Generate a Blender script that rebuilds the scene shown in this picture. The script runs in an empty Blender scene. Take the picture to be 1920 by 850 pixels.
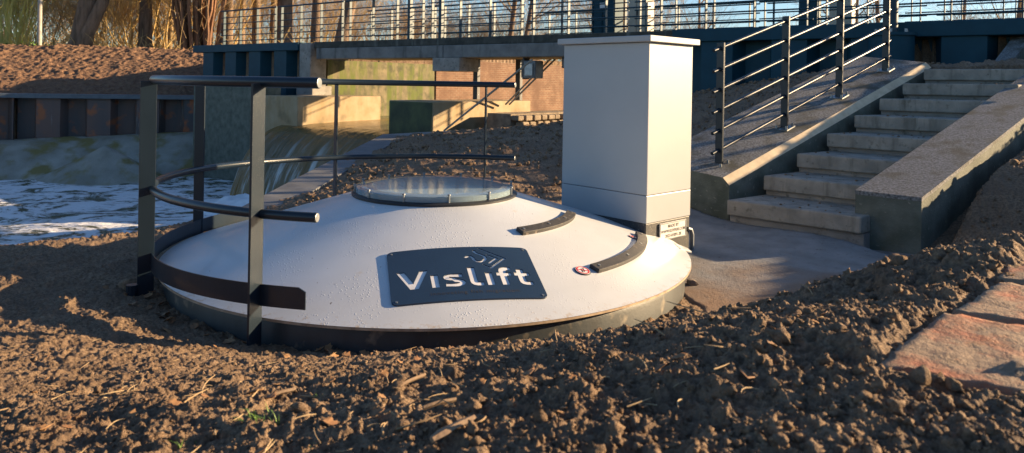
import bpy, bmesh, math, random
import numpy as np
from mathutils import Vector, Matrix
random.seed(7); RNG = np.random.RandomState(11)
R = math.radians
sc = bpy.context.scene
COL = sc.collection

# ------------------------------------------------------------------ camera, sky, sun, exposure
CZ = 1.15
cam_d = bpy.data.cameras.new("camera"); cam = bpy.data.objects.new("camera", cam_d); COL.objects.link(cam)
cam.location = (0, 0, CZ)
cam_d.sensor_width = 36; cam_d.lens = 25.6
cam_d.shift_y = -(425 - 157) / 1920.0
cam_d.clip_start = 0.02; cam_d.clip_end = 2000
cam.matrix_world = Matrix.Translation((0, 0, CZ)) @ Matrix.Rotation(R(90), 4, 'X') @ Matrix.Rotation(R(1.0), 4, 'Z')
cam_d.dof.use_dof = True; cam_d.dof.focus_distance = 3.9; cam_d.dof.aperture_fstop = 9
sc.camera = cam

SUN_PHI, SUN_EL = 102.0, 14.3
sdir = Vector((math.sin(R(SUN_PHI)) * math.cos(R(SUN_EL)), -math.cos(R(SUN_PHI)) * math.cos(R(SUN_EL)), math.sin(R(SUN_EL))))
w = bpy.data.worlds.new("World"); sc.world = w; w.use_nodes = True
nt = w.node_tree; bg = nt.nodes["Background"]
sky = nt.nodes.new("ShaderNodeTexSky"); sky.sky_type = 'NISHITA'; sky.sun_disc = False
sky.sun_elevation = R(SUN_EL); sky.sun_rotation = math.atan2(sdir.x, sdir.y)
sky.air_density = 1.0; sky.dust_density = 0.6; sky.ozone_density = 3.0
tintn = nt.nodes.new('ShaderNodeMix'); tintn.data_type = 'RGBA'; tintn.blend_type = 'MULTIPLY'; tintn.inputs[0].default_value = 1; tintn.inputs[7].default_value = (.94, 1.0, 1.08, 1)
nt.links.new(sky.outputs[0], tintn.inputs[6]); nt.links.new(tintn.outputs[2], bg.inputs[0]); bg.inputs[1].default_value = 0.060
sl = bpy.data.lights.new("sun", 'SUN'); sun = bpy.data.objects.new("sun", sl); COL.objects.link(sun)
sl.energy = 5.0; sl.angle = R(0.55); sl.color = (1.0, 0.72, 0.42)
sun.rotation_euler = sdir.to_track_quat('Z', 'Y').to_euler(); sun.location = (8, 2, 8)
sc.view_settings.view_transform = 'Standard'; sc.view_settings.look = 'None'
sc.view_settings.gamma = 1; sc.view_settings.exposure = 1.66
sc.render.engine = 'CYCLES'

# ------------------------------------------------------------------ camera-survey helpers (a pixel of the 1920 px photo -> a world point)
F, PX, PY = 1365.0, 960.0, 157.0; CT, ST = math.cos(R(1)), math.sin(R(1))
def ray(u, v):
    du, dv = u - PX, v - PY
    return (du * CT + dv * ST) / F, -(-du * ST + dv * CT) / F
def atz(u, v, z):
    a, b = ray(u, v); Y = (z - CZ) / b; return Vector((a * Y, Y, z))
def aty(u, v, Y):
    a, b = ray(u, v); return Vector((a * Y, Y, CZ + b * Y))

# ------------------------------------------------------------------ mesh helpers
class MB:
    def __init__(s): s.v = []; s.f = []
    def add(s, vs, fs):
        o = len(s.v); s.v += [tuple(x) for x in vs]; s.f += [tuple(i + o for i in f) for f in fs]; return s
    def box(s, c, ax, ay, az, hx, hy, hz):
        c = Vector(c); ax, ay, az = Vector(ax).normalized() * hx, Vector(ay).normalized() * hy, Vector(az).normalized() * hz
        vs = [c + ax * i + ay * j + az * k for i in (-1, 1) for j in (-1, 1) for k in (-1, 1)]
        return s.add(vs, [(0, 1, 3, 2), (4, 6, 7, 5), (0, 4, 5, 1), (2, 3, 7, 6), (0, 2, 6, 4), (1, 5, 7, 3)])
    def abox(s, x0, x1, y0, y1, z0, z1):
        return s.box(((x0+x1)/2, (y0+y1)/2, (z0+z1)/2), (1,0,0), (0,1,0), (0,0,1), (x1-x0)/2, (y1-y0)/2, (z1-z0)/2)
    def hexa(s, b, t):     # 4 bottom, 4 top points
        return s.add(list(b) + list(t), [(3,2,1,0), (4,5,6,7), (0,1,5,4), (1,2,6,5), (2,3,7,6), (3,0,4,7)])
    def tube(s, pts, r, n=8, cap=True, closed=False):
        pts = [Vector(p) for p in pts]; m = len(pts)
        rs = r if isinstance(r, (list, tuple)) else [r] * m
        up = Vector((0, 0, 1)); rings = []; prev = None
        for i, p in enumerate(pts):
            if closed: t = pts[(i+1) % m] - pts[i-1]
            else: t = (pts[min(i+1, m-1)] - pts[max(i-1, 0)])
            t.normalize()
            a = prev if prev is not None else (up if abs(t.z) < .9 else Vector((1, 0, 0)))
            a = (a - t * a.dot(t)); a.normalize(); prev = a; b = t.cross(a)
            rings.append([p + (a * math.cos(2*math.pi*k/n) + b * math.sin(2*math.pi*k/n)) * rs[i] for k in range(n)])
        o = len(s.v); s.v += [tuple(q) for rg in rings for q in rg]
        for i in range(m if closed else m - 1):
            j = (i + 1) % m
            for k in range(n):
                s.f.append((o+i*n+k, o+i*n+(k+1) % n, o+j*n+(k+1) % n, o+j*n+k))
        if cap and not closed:
            s.f.append(tuple(o + k for k in range(n))[::-1]); s.f.append(tuple(o + (m-1)*n + k for k in range(n)))
        return s
    def lathe(s, c, prof, n=48, a0=0, a1=360):
        full = abs(a1 - a0 - 360) < 1e-6; cnt = n if full else n + 1
        o = len(s.v); c = Vector(c)
        for (r, z) in prof:
            for k in range(cnt):
                a = R(a0 + (a1 - a0) * k / n); s.v.append((c.x + r*math.sin(a), c.y - r*math.cos(a), c.z + z))
        for i in range(len(prof) - 1):
            for k in range(n):
                k2 = (k+1) % cnt
                s.f.append((o+i*cnt+k, o+i*cnt+k2, o+(i+1)*cnt+k2, o+(i+1)*cnt+k))
        return s
    def build(s, name, m, parent=None, smooth=False, bevel=0, org=None, seg=2):
        me = bpy.data.meshes.new(name)
        vs = np.array(s.v, dtype=float)
        if parent is not None: og = np.array(world_of(parent))
        elif org is not None: og = np.array(org, dtype=float)
        else: og = np.array([(vs[:, 0].min()+vs[:, 0].max())/2, (vs[:, 1].min()+vs[:, 1].max())/2, vs[:, 2].min()])
        me.from_pydata((vs - og).tolist(), [], s.f); me.validate()
        b = bmesh.new(); b.from_mesh(me); bmesh.ops.recalc_face_normals(b, faces=b.faces); b.to_mesh(me); b.free()
        o = bpy.data.objects.new(name, me); COL.objects.link(o); me.materials.append(m)
        if parent is not None: o.parent = parent
        else: o.location = og
        if smooth: shade(me)
        if bevel:
            md = o.modifiers.new("bevel", 'BEVEL'); md.width = bevel; md.segments = seg; md.limit_method = 'ANGLE'; md.angle_limit = R(35)
        return o
def shade(me, ang=40):
    me.polygons.foreach_set("use_smooth", [True] * len(me.polygons))
    try: me.set_sharp_from_angle(angle=R(ang))
    except Exception: pass
def world_of(o):
    l = Vector(o.location)
    while o.parent is not None: o = o.parent; l += o.location
    return l
def tag(o, label=None, cat=None, group=None, kind=None):
    if label: o["label"] = label
    if cat: o["category"] = cat
    if group: o["group"] = group
    if kind: o["kind"] = kind
    return o
def thing(name, loc, label, cat, group=None):
    o = bpy.data.objects.new(name, None); COL.objects.link(o); o.location = loc; o.empty_display_size = .1
    return tag(o, label, cat, group)
def copy_tree(o, parent=None):
    c = o.copy(); COL.objects.link(c)
    if parent is not None: c.parent = parent
    for ch in [x for x in bpy.data.objects if x.parent == o]: copy_tree(ch, c)
    return c
def np_mesh(name, V, Fq, m, kind=None, smooth=True, tris=False):
    k = 3 if tris else 4
    me = bpy.data.meshes.new(name); me.vertices.add(len(V)); me.vertices.foreach_set("co", np.asarray(V, dtype=np.float32).ravel())
    nf = len(Fq); me.loops.add(nf * k); me.loops.foreach_set("vertex_index", np.asarray(Fq, dtype=np.int32).ravel())
    me.polygons.add(nf); me.polygons.foreach_set("loop_start", np.arange(nf, dtype=np.int32) * k)
    me.update(calc_edges=True)
    if smooth: me.polygons.foreach_set("use_smooth", np.ones(nf, dtype=bool))
    o = bpy.data.objects.new(name, me); COL.objects.link(o); me.materials.append(m)
    if kind: o["kind"] = kind
    return o

# ------------------------------------------------------------------ numpy noise
def hsh(ix, iy, k):
    h = (ix.astype(np.int64) * 374761393 + iy.astype(np.int64) * 668265263 + k * 974634777) & 0xffffffff
    h = ((h ^ (h >> 13)) * 1274126177) & 0xffffffff
    h = h ^ (h >> 16); h = (h * 2246822519) & 0xffffffff; h = h ^ (h >> 15)
    return (h & 0xffffff) / float(0xffffff)
def vnoise(x, y, k=0):
    ix = np.floor(x); iy = np.floor(y); fx = x - ix; fy = y - iy
    fx = fx*fx*(3-2*fx); fy = fy*fy*(3-2*fy)
    a = hsh(ix, iy, k); b = hsh(ix+1, iy, k); c = hsh(ix, iy+1, k); d = hsh(ix+1, iy+1, k)
    return (a*(1-fx)+b*fx)*(1-fy) + (c*(1-fx)+d*fx)*fy
def fbm(x, y, oct=4, k=0):
    s = 0; a = .5
    for i in range(oct): s = s + a*(vnoise(x, y, k+i)-.5); x = x*2.03+3.1; y = y*2.03+1.7; a *= .5
    return s
def clods(x, y, cell, dens, k, squash=.72):
    wx = .55*cell*fbm(x/cell*1.7, y/cell*1.7, 3, k+7)*2; wy = .55*cell*fbm(x/cell*1.7+9, y/cell*1.7+5, 3, k+9)*2; x = x+wx; y = y+wy
    gx = np.floor(x/cell); gy = np.floor(y/cell); out = np.zeros_like(x)
    for i in (-1, 0, 1):
        for j in (-1, 0, 1):
            cx, cy = gx+i, gy+j
            px = (cx + hsh(cx, cy, k))*cell; py = (cy + hsh(cx, cy, k+1))*cell
            rr = cell*(.22 + .5*hsh(cx, cy, k+2)**2)
            on = hsh(cx, cy, k+3) < dens
            ex = 1 + .5*hsh(cx, cy, k+4)
            d2 = ((x-px)*ex)**2 + ((y-py)/ex)**2
            out = np.maximum(out, np.where(on, np.sqrt(np.maximum(rr*rr-d2, 0))*squash, 0))
    return out
def sstep(a, b, x):
    t = np.clip((x-a)/(b-a), 0, 1); return t*t*(3-2*t)

# ------------------------------------------------------------------ materials
def new_mat(name):
    m = bpy.data.materials.new(name); m.use_nodes = True
    return m, m.node_tree, m.node_tree.nodes["Principled BSDF"]
def nd(t, kind, **kw):
    n = t.nodes.new(kind)
    for k, v in kw.items():
        if k.startswith('i_'):
            key = k[2:].replace('_', ' ')
            n.inputs[key].default_value = v
        else: setattr(n, k, v)
    return n
def mixc(t, fac, c1, c2, blend='MIX'):
    m = t.nodes.new('ShaderNodeMix'); m.data_type = 'RGBA'; m.blend_type = blend
    for sock, val in ((0, fac), (6, c1), (7, c2)):
        if hasattr(val, 'links'): t.links.new(val, m.inputs[sock])
        elif sock == 0: m.inputs[0].default_value = val
        else: m.inputs[sock].default_value = (*val, 1) if len(val) == 3 else val
    return m.outputs[2]
def ramp(t, src, p0, p1, c0=(0, 0, 0), c1=(1, 1, 1), interp='LINEAR'):
    r = t.nodes.new('ShaderNodeValToRGB'); r.color_ramp.interpolation = interp
    r.color_ramp.elements[0].position = p0; r.color_ramp.elements[1].position = p1
    r.color_ramp.elements[0].color = (*c0, 1); r.color_ramp.elements[1].color = (*c1, 1)
    t.links.new(src, r.inputs[0]); return r.outputs[0]
def noise(t, scale, detail=4, rough=.55, coord='Object', vec=None, stretch=None, dist=0):
    n = nd(t, 'ShaderNodeTexNoise'); n.inputs['Scale'].default_value = scale; n.inputs['Detail'].default_value = detail
    n.inputs['Roughness'].default_value = rough; n.inputs['Distortion'].default_value = dist
    if vec is None:
        tc = nd(t, 'ShaderNodeTexCoord'); vec = tc.outputs[coord]
    if stretch:
        mp = nd(t, 'ShaderNodeMapping'); mp.inputs['Scale'].default_value = stretch; t.links.new(vec, mp.inputs[0]); vec = mp.outputs[0]
    t.links.new(vec, n.inputs['Vector']); return n.outputs['Fac']
def bump(t, bs, h, strength=.3, dist=.01):
    b = nd(t, 'ShaderNodeBump'); b.inputs['Strength'].default_value = strength; b.inputs['Distance'].default_value = dist
    t.links.new(h, b.inputs['Height']); t.links.new(b.outputs[0], bs.inputs['Normal'])
def mat(name, c1, c2=None, scale=6, rough=.6, bscale=None, bstr=.3, bdist=.005, metal=0, spots=None, stretch=None, p=(.35, .65), detail=5, streak=None, rvar=0):
    m, t, bs = new_mat(name)
    bs.inputs['Roughness'].default_value = rough; bs.inputs['Metallic'].default_value = metal
    if c2 is None: c2 = tuple(x*.8 for x in c1)
    n = noise(t, scale, detail, stretch=stretch)
    col = mixc(t, ramp(t, n, p[0], p[1]), c1, c2)
    if streak:   # vertical streaks of another colour: (colour, scale, lo, hi)
        s = noise(t, streak[1], 5, .62, stretch=(1, 1, .16)); col = mixc(t, ramp(t, s, streak[2], streak[3]), col, streak[0])
    if spots:    # (colour, scale, lo, hi)
        s = noise(t, spots[1], 3); col = mixc(t, ramp(t, s, spots[2], spots[3]), col, spots[0])
    t.links.new(col, bs.inputs['Base Color'])
    if rvar:
        rr = nd(t, 'ShaderNodeMapRange'); rr.inputs[3].default_value = rough - rvar; rr.inputs[4].default_value = rough + rvar
        t.links.new(n, rr.inputs[0]); t.links.new(rr.outputs[0], bs.inputs['Roughness'])
    if bscale: bump(t, bs, noise(t, bscale, 6, .65), bstr, bdist)
    return m

def soil_material(name, k=1.0):
    m, t, bs = new_mat(name)
    n1 = noise(t, 3.0, 6); n2 = noise(t, 60, 5, .7); n3 = noise(t, 340, 3, .7)
    c = mixc(t, ramp(t, n1, .35, .7), (.130*k, .086*k, .054*k), (.20*k, .138*k, .086*k))
    c = mixc(t, ramp(t, n2, .42, .62), c, (.075*k, .050*k, .033*k))
    c = mixc(t, ramp(t, n3, .66, .74), c, (.36*k, .28*k, .19*k))
    t.links.new(c, bs.inputs['Base Color']); bs.inputs['Roughness'].default_value = .85
    bs.inputs['Specular IOR Level'].default_value = .25
    h = nd(t, 'ShaderNodeMath', operation='ADD'); t.links.new(n2, h.inputs[0]); t.links.new(n3, h.inputs[1])
    bump(t, bs, h.outputs[0], .8, .012)
    return m
M = {}
M['soil'] = soil_material('soil', 1.75)
M['clod'] = soil_material('clod', 1.8)
M['bank_soil'] = mat('bank_soil', (.20, .112, .062), (.10, .052, .03), 8, .9, 30, .9, .03, spots=((.30, .19, .10), 22, .62, .7))
# steel coated dark blue-grey, wet
def coat(name, col, rough=.28, drops=True, cw=.2, spec=.5):
    m, t, bs = new_mat(name)
    n = noise(t, 5, 4)
    t.links.new(mixc(t, ramp(t, n, .3, .7), col, tuple(x*.8 for x in col)), bs.inputs['Base Color'])
    bs.inputs['Roughness'].default_value = rough; bs.inputs['Metallic'].default_value = 0.0
    bs.inputs['Coat Weight'].default_value = cw; bs.inputs['Coat Roughness'].default_value = .12; bs.inputs['Specular IOR Level'].default_value = spec
    if drops:
        v = nd(t, 'ShaderNodeTexVoronoi'); v.inputs['Scale'].default_value = 110; v.inputs['Randomness'].default_value = 1
        tc = nd(t, 'ShaderNodeTexCoord'); t.links.new(tc.outputs['Object'], v.inputs['Vector'])
        h = ramp(t, v.outputs['Distance'], .12, .34, (1, 1, 1), (0, 0, 0)); bump(t, bs, h, .2, .0018)
    return m
M['rail'] = coat('anthracite_coated_steel', (.010, .020, .032), .34, True, .12, .3)
M['plaque'] = coat('dark_plaque', (.010, .028, .058), .45)
M['blue'] = coat('petrol_blue_coating', (.006, .052, .080), .6, False, 0, .25)
M['bluerail'] = coat('petrol_blue_rail', (.010, .048, .070), .45, False, 0, .35)
M['galv'] = mat('galvanised', (.32, .34, .35), (.22, .24, .25), 18, .42, metal=.75)
# white wet dome
def dome_mat():
    m, t, bs = new_mat('white_wet_dome')
    tc = nd(t, 'ShaderNodeTexCoord')
    base = mixc(t, ramp(t, noise(t, 2.2, 5), .35, .7), (.55, .57, .58), (.48, .50, .51))
    sp = noise(t, 46, 2, .4); base = mixc(t, ramp(t, sp, .765, .785), base, (.10, .07, .045))
    st = noise(t, 7, 6, .7, stretch=(1, 1, 1)); base = mixc(t, ramp(t, st, .69, .80), base, (.50, .40, .27))
    f = noise(t, 190, 2, .5); base = mixc(t, ramp(t, f, .77, .80), base, (.16, .12, .09))
    sx = nd(t, 'ShaderNodeSeparateXYZ'); t.links.new(tc.outputs['Object'], sx.inputs[0])
    lo = nd(t, 'ShaderNodeMapRange'); lo.inputs[1].default_value = .17; lo.inputs[2].default_value = .098; t.links.new(sx.outputs[2], lo.inputs[0])
    ml = nd(t, 'ShaderNodeMath', operation='MULTIPLY_ADD'); t.links.new(lo.outputs[0], ml.inputs[0]); ml.inputs[1].default_value = .30; t.links.new(noise(t, 26, 8, .8), ml.inputs[2])
    base = mixc(t, ramp(t, ml.outputs[0], .80, .93), base, (.42, .33, .23))
    t.links.new(base, bs.inputs['Base Color'])
    bs.inputs['Roughness'].default_value = .40; bs.inputs['Coat Weight'].default_value = .28; bs.inputs['Coat Roughness'].default_value = .12
    v = nd(t, 'ShaderNodeTexVoronoi'); v.inputs['Scale'].default_value = 62; t.links.new(tc.outputs['Object'], v.inputs['Vector'])
    h = ramp(t, v.outputs['Distance'], .10, .30, (1, 1, 1), (0, 0, 0))
    msk = ramp(t, noise(t, 3.2, 5), .44, .56)
    mm = nd(t, 'ShaderNodeMath', operation='MULTIPLY'); t.links.new(h, mm.inputs[0]); t.links.new(msk, mm.inputs[1])
    bump(t, bs, mm.outputs[0], .4, .0025)
    return m
M['dome'] = dome_mat()
M['dome_edge'] = mat('muddy_edge', (.40, .30, .20), (.24, .17, .11), 20, .7)
M['base_wall'] = mat('dark_plastic_base', (.022, .030, .034), (.012, .016, .018), 8, .45, 60, .25, .003, stretch=(1, 1, .3), spots=((.16, .13, .09), 9, .62, .74))
M['rubber'] = mat('black_rubber', (.045, .042, .038), (.022, .021, .02), 30, .6, 140, .4, .003, spots=((.20, .16, .12), 25, .6, .75))
M['dark'] = mat('near_black', (.02, .022, .025), None, 10, .5)
M['cab'] = mat('light_grey_coating', (.375, .385, .39), (.34, .35, .355), 1.6, .38, 300, .05, .001)
M['cab_lid'] = mat('lid_grey_coating', (.37, .375, .375), (.33, .335, .335), 5, .42, 240, .15, .002)
M['plinth'] = mat('dark_plinth', (.03, .032, .034), (.055, .052, .048), 40, .5, 150, .2, .002, spots=((.22, .20, .17), 90, .62, .7))
M['plate'] = mat('name_plate', (.62, .60, .56), (.54, .51, .47), 20, .45)
M['ink'] = mat('ink', (.03, .03, .03), None, 10, .6)
M['red'] = mat('red_enamel', (.55, .015, .02), None, 10, .4)
M['white'] = mat('white_enamel', (.75, .74, .72), None, 10, .4)
M['conc'] = mat('concrete', (.30, .285, .26), (.20, .19, .172), 5, .85, 70, .5, .01, spots=((.10, .10, .085), 14, .58, .72))
M['conc_l'] = mat('pale_concrete', (.35, .28, .18), (.27, .20, .11), 3, .8, 50, .3, .006, streak=((.27, .18, .08), 2.2, .4, .75), spots=((.14, .11, .06), 2.4, .55, .8))
M['conc_green'] = mat('mossy_concrete', (.18, .145, .08), (.10, .085, .045), 3, .85, 40, .4, .01, streak=((.075, .095, .010), 3.6, .42, .60), spots=((.05, .05, .022), 3.5, .48, .70))
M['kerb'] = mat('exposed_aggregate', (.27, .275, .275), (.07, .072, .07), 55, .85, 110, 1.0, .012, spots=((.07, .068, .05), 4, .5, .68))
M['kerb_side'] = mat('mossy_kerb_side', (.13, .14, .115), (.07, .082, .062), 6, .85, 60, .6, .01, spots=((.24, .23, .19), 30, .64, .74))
M['step'] = mat('step_concrete', (.33, .30, .25), (.21, .195, .165), 7, .85, 110, .8, .006, streak=((.13, .12, .095), 9, .54, .72), spots=((.14, .13, .10), 18, .60, .74))
M['pad'] = None
M['deck_dark'] = mat('weathered_deck_edge', (.07, .068, .055), (.035, .036, .03), 6, .9, 50, .5, .01, streak=((.14, .14, .12), 6, .56, .7))
M['beam'] = mat('deck_beam', (.20, .20, .19), (.13, .13, .125), 4, .85, 50, .4, .008, streak=((.06, .06, .055), 4, .55, .7))
M['bark'] = mat('bark', (.21, .145, .10), (.10, .07, .045), 8, .9, 18, 1.0, .04, stretch=(1, 1, .2))
M['bark_y'] = mat('pale_bark', (.30, .22, .115), (.20, .14, .075), 8, .85, 18, .8, .02, stretch=(1, 1, .2))
M['twig'] = mat('golden_twigs', (.62, .44, .17), (.42, .28, .11), 2, .8)
M['twig_d'] = mat('brown_twigs', (.36, .25, .13), (.24, .16, .085), 2, .8)
M['twig_y'] = mat('yellow_willow_shoots', (.62, .54, .14), (.42, .36, .10), 2, .8)
M['leaf'] = mat('dry_leaf', (.30, .17, .075), (.17, .08, .035), 12, .7)
M['straw'] = mat('dry_straw', (.42, .31, .17), (.28, .19, .10), 12, .8)
M['chip'] = mat('weathered_wood', (.26, .18, .11), (.16, .10, .06), 40, .85, 80, .5, .002)
M['grass'] = mat('fresh_grass', (.12, .22, .03), (.08, .15, .02), 12, .6)
M['stone'] = mat('stone', (.22, .17, .13), (.13, .10, .08), 20, .8, 60, .5, .005)
def brick_mat(name, c1, c2, mort, sx=1.0, moss=None):
    m, t, bs = new_mat(name)
    tc = nd(t, 'ShaderNodeTexCoord'); sp = nd(t, 'ShaderNodeSeparateXYZ'); cb = nd(t, 'ShaderNodeCombineXYZ')
    t.links.new(tc.outputs['Object'], sp.inputs[0]); t.links.new(sp.outputs[0], cb.inputs[0]); t.links.new(sp.outputs[2], cb.inputs[1])
    b = nd(t, 'ShaderNodeTexBrick'); t.links.new(cb.outputs[0], b.inputs['Vector']); b.inputs['Scale'].default_value = 1
    b.inputs['Brick Width'].default_value = .22; b.inputs['Row Height'].default_value = .07; b.inputs['Mortar Size'].default_value = .008
    b.inputs['Color1'].default_value = (*c1, 1); b.inputs['Color2'].default_value = (*c2, 1); b.inputs['Mortar'].default_value = (*mort, 1)
    col = mixc(t, ramp(t, noise(t, 1.5, 5), .4, .65), b.outputs[0], tuple(x*.55 for x in c1))
    if moss: col = mixc(t, ramp(t, noise(t, 2, 5, stretch=(1, 1, .15)), .55, .68), col, moss)
    t.links.new(col, bs.inputs['Base Color']); bs.inputs['Roughness'].default_value = .9
    bump(t, bs, noise(t, 50, 5), .5, .01)
    return m
M['brick'] = brick_mat('old_brickwork', (.20, .10, .055), (.13, .06, .032), (.22, .17, .115))
M['rust'] = mat('weathered_sheet_pile', (.14, .085, .07), (.07, .07, .075), 1.5, .7, 30, .4, .01, stretch=(1, 1, .35), spots=((.30, .10, .04), 2.2, .56, .66), streak=((.34, .34, .33), 2.4, .60, .74))
M['apron'] = mat('mossy_sunlit_apron', (.34, .32, .27), (.21, .195, .155), 1.2, .85, 25, .8, .03, spots=((.20, .16, .055), 1.4, .47, .60))  # olive moss spots; the bright warm base stands in for sunlight on the apron

# =================================================================== TERRAIN
QF = np.array([-8.83, 21.88]); DF = np.array([.797, -.604]); NF = np.array([-.604, -.797])   # bridge face line, its direction, its outward normal
def fac(L, off, z): return Vector((QF[0] + DF[0]*L + NF[0]*off, QF[1] + DF[1]*L + NF[1]*off, z))
CP = np.array([
 (-2.5,1,.44),(-1.5,1.2,.50),(-.8,1.3,.54),(-.4,1.2,.61),(0,1.2,.665),(.1,.9,.72),(-.2,.8,.69),(.42,.72,.775),(.2,1.4,.67),(.54,1.06,.795),(1.08,1.55,.805),(1.9,1.9,.81),(3.0,1.8,.86),(0,0,.70),(-1,0,.60),(.96,.70,.795),(.6,.78,.785),(.96,1.2,.785),(-.9,2.0,.33),(0,1.9,.45),(-1.8,1.9,.30),(.45,1.5,.66),(.5,1.9,.545),
 (.57,2.75,.14),(.72,2.45,.33),(.92,2.24,.49),(1.25,2.25,.585),(1.68,2.36,.66),(2.2,2.6,.62),(1.15,2.9,.13),(1.8,3.2,.16),(2.4,3.4,.22),(2.6,3.8,.10),(2.9,4.3,.06),
 (2.98,5.28,.04),(1.9,6.3,.05),(1.3,4.8,-.03),(1.2,4.0,-.07),(1.6,3.5,-.03),(2.3,4.4,.0),(2.4,5.3,.04),(1.25,3.1,-.02),(1.0,3.3,-.04),
 (-.48,3.02,.0),(-1.3,3.2,.0),(-2.1,3.9,-.01),(-2.35,4.7,-.02),(.3,3.15,0.0),(.9,3.6,-.04),(-1.9,5.6,.0),(-1.5,6.3,.10),(-.4,6.5,.24),(.5,6.3,.16),(.1,2.6,.21),(-.6,2.5,.19),(-1.6,2.5,.17),(-2.6,2.8,.12),
 (-3.4,4.9,0),(-2.3,6.3,0.0),(-5,3.5,0),(-8,0,0),(-6,-4,0.1),
 (-2.0,8,.02),(-2.0,10,.1),(-2.0,12.6,.15),(-1,9,.28),(-.2,10,.42),(.7,11,.52),(.6,13.7,.36),(-.5,13.1,.30),(-1.5,12.3,.22),(-.6,12.4,.30),(.3,12.6,.40),(-1.0,10.5,.30),(1.0,9,.44),(1.7,7.4,.36),(2.0,12,.8),
 (2.5,10,.85),(3.3,12.4,1.05),(5,10.5,1.42),(4.0,9.2,1.3),(2.6,7.9,.62),(6.2,9.6,1.45),(7.5,9.2,1.5),(5.6,8.2,1.42),
 (3.5,5,.2),(3.45,5.42,.38),(4.25,6.0,.68),(4.6,5.9,.70),(5.45,6.95,1.0),(6,7.2,1.3),(7,6.3,1.35),(8,7.6,1.68),(10,6,1.7),(4.2,4.2,.35),(5,3,.9),(3.2,2.9,.60),(4,2,.95),(6,4.5,1.2),(12,0,1.3),(14,5,1.75),(5,-3,1.1),(9,3,1.5)])
def tps_fit(P, lam=.004):
    n = len(P); X = P[:, :2]; d = np.sqrt(((X[:, None]-X[None])**2).sum(2)); K = np.where(d > 0, d*d*np.log(d+1e-9), 0) + lam*np.eye(n)
    Pm = np.hstack([np.ones((n, 1)), X]); A = np.block([[K, Pm], [Pm.T, np.zeros((3, 3))]])
    return np.linalg.solve(A, np.concatenate([P[:, 2], np.zeros(3)]))
TW = tps_fit(CP)
def tps(x, y):
    out = TW[-3] + TW[-2]*x + TW[-1]*y
    for i in range(len(CP)):
        d2 = (x-CP[i, 0])**2 + (y-CP[i, 1])**2
        out = out + TW[i]*.5*d2*np.log(d2+1e-12)
    return out
def macro(x, y):
    x = np.asarray(x, float); y = np.asarray(y, float)
    near = np.clip(tps(np.clip(x, -14, 14), np.clip(y, -6, 15)), -.15, 2.1)
    # natural bank down to the river on the left
    dl = ((x+2.2)*(-.78) + (y-6.4)*.625)
    near = near - np.clip(dl*1.0 + .02, 0, 3)*((dl > -.02) & (x < -2.2))
    # facade side
    s = (x-QF[0])*NF[0] + (y-QF[1])*NF[1]; L = (x-QF[0])*DF[0] + (y-QF[1])*DF[1]
    chan = -2.6
    # channel in front of the bridge: left of the retaining wall
    inchan = (x < -2.22) & (y > 6.0)
    leg = (y-12.9) - (x+2.0)*.46
    inchan |= (leg > .15) & (x < 2.6) & (s > 0) & (y > 12.0)
    z = np.where(inchan & (dl > 0) , np.minimum(near, chan), near)
    z = np.where(inchan & (y > 6.4), chan, z)
    # behind the face of the bridge
    bank_r = np.clip(.35 + .38*((L-14.6)), -2.6, 2.02)
    zr = np.where(L > 14.55, np.where(s < -.15, bank_r, z), chan)
    zb = np.where(L < 4.0, 2.05, zr)
    z = np.where(s < -.15, zb, z)
    # left bank behind the sheet piles
    dp = (y-20.2) - (x+13.7)*.30            # distance behind the pile line
    lb = np.clip(.52 + .30*np.maximum(dp, 0), 0, 2.15)
    z = np.where((dp > 0.1) & (L < 4.0) & (s > -.15) & (x < -5), np.where(x > -6.9, .9, lb), z)
    z = np.where((dp > 0.1) & (x < -8.9), lb, z)
    z = np.where(y > 62, 2.0, z)
    ss_ = (x-1.814)*.789 + (y-6.094)*.614; ee_ = (x-1.814)*.614 - (y-6.094)*.789
    z = np.where((ss_ > .05) & (ss_ < 4.4) & (ee_ > -.45) & (ee_ < 1.55), np.minimum(z, .21+.323*ss_-.36), z)
    return z
def padmask(x, y):     # 1 where the hard standing lies bare
    m = sstep(.92, 1.15, x + .25*fbm(x*3, y*3, 3, 5)) * sstep(3.15, 3.5, y - .55*np.clip(x-1.3, 0, 1)*.3 + .2*fbm(x*4, y*4, 3, 9))
    m = m * (1 - sstep(2.85, 3.05, x - (y-5.2)*.9))
    m = m * (1-sstep(6.35, 6.6, y))
    m = m * sstep(-.12, .04, .09 - macro(x, y))
    return m
def pathmask(x, y):
    dx, dy = x-.488, y-.955; den = .86*.694+.51*.72
    a = (dx*.694 - dy*.72)/den; b = (.51*dx + .86*dy)/den
    return sstep(-.05, .02, a + .03*fbm(x*20, y*20, 3, 77)) * sstep(-.03, .03, b)
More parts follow.
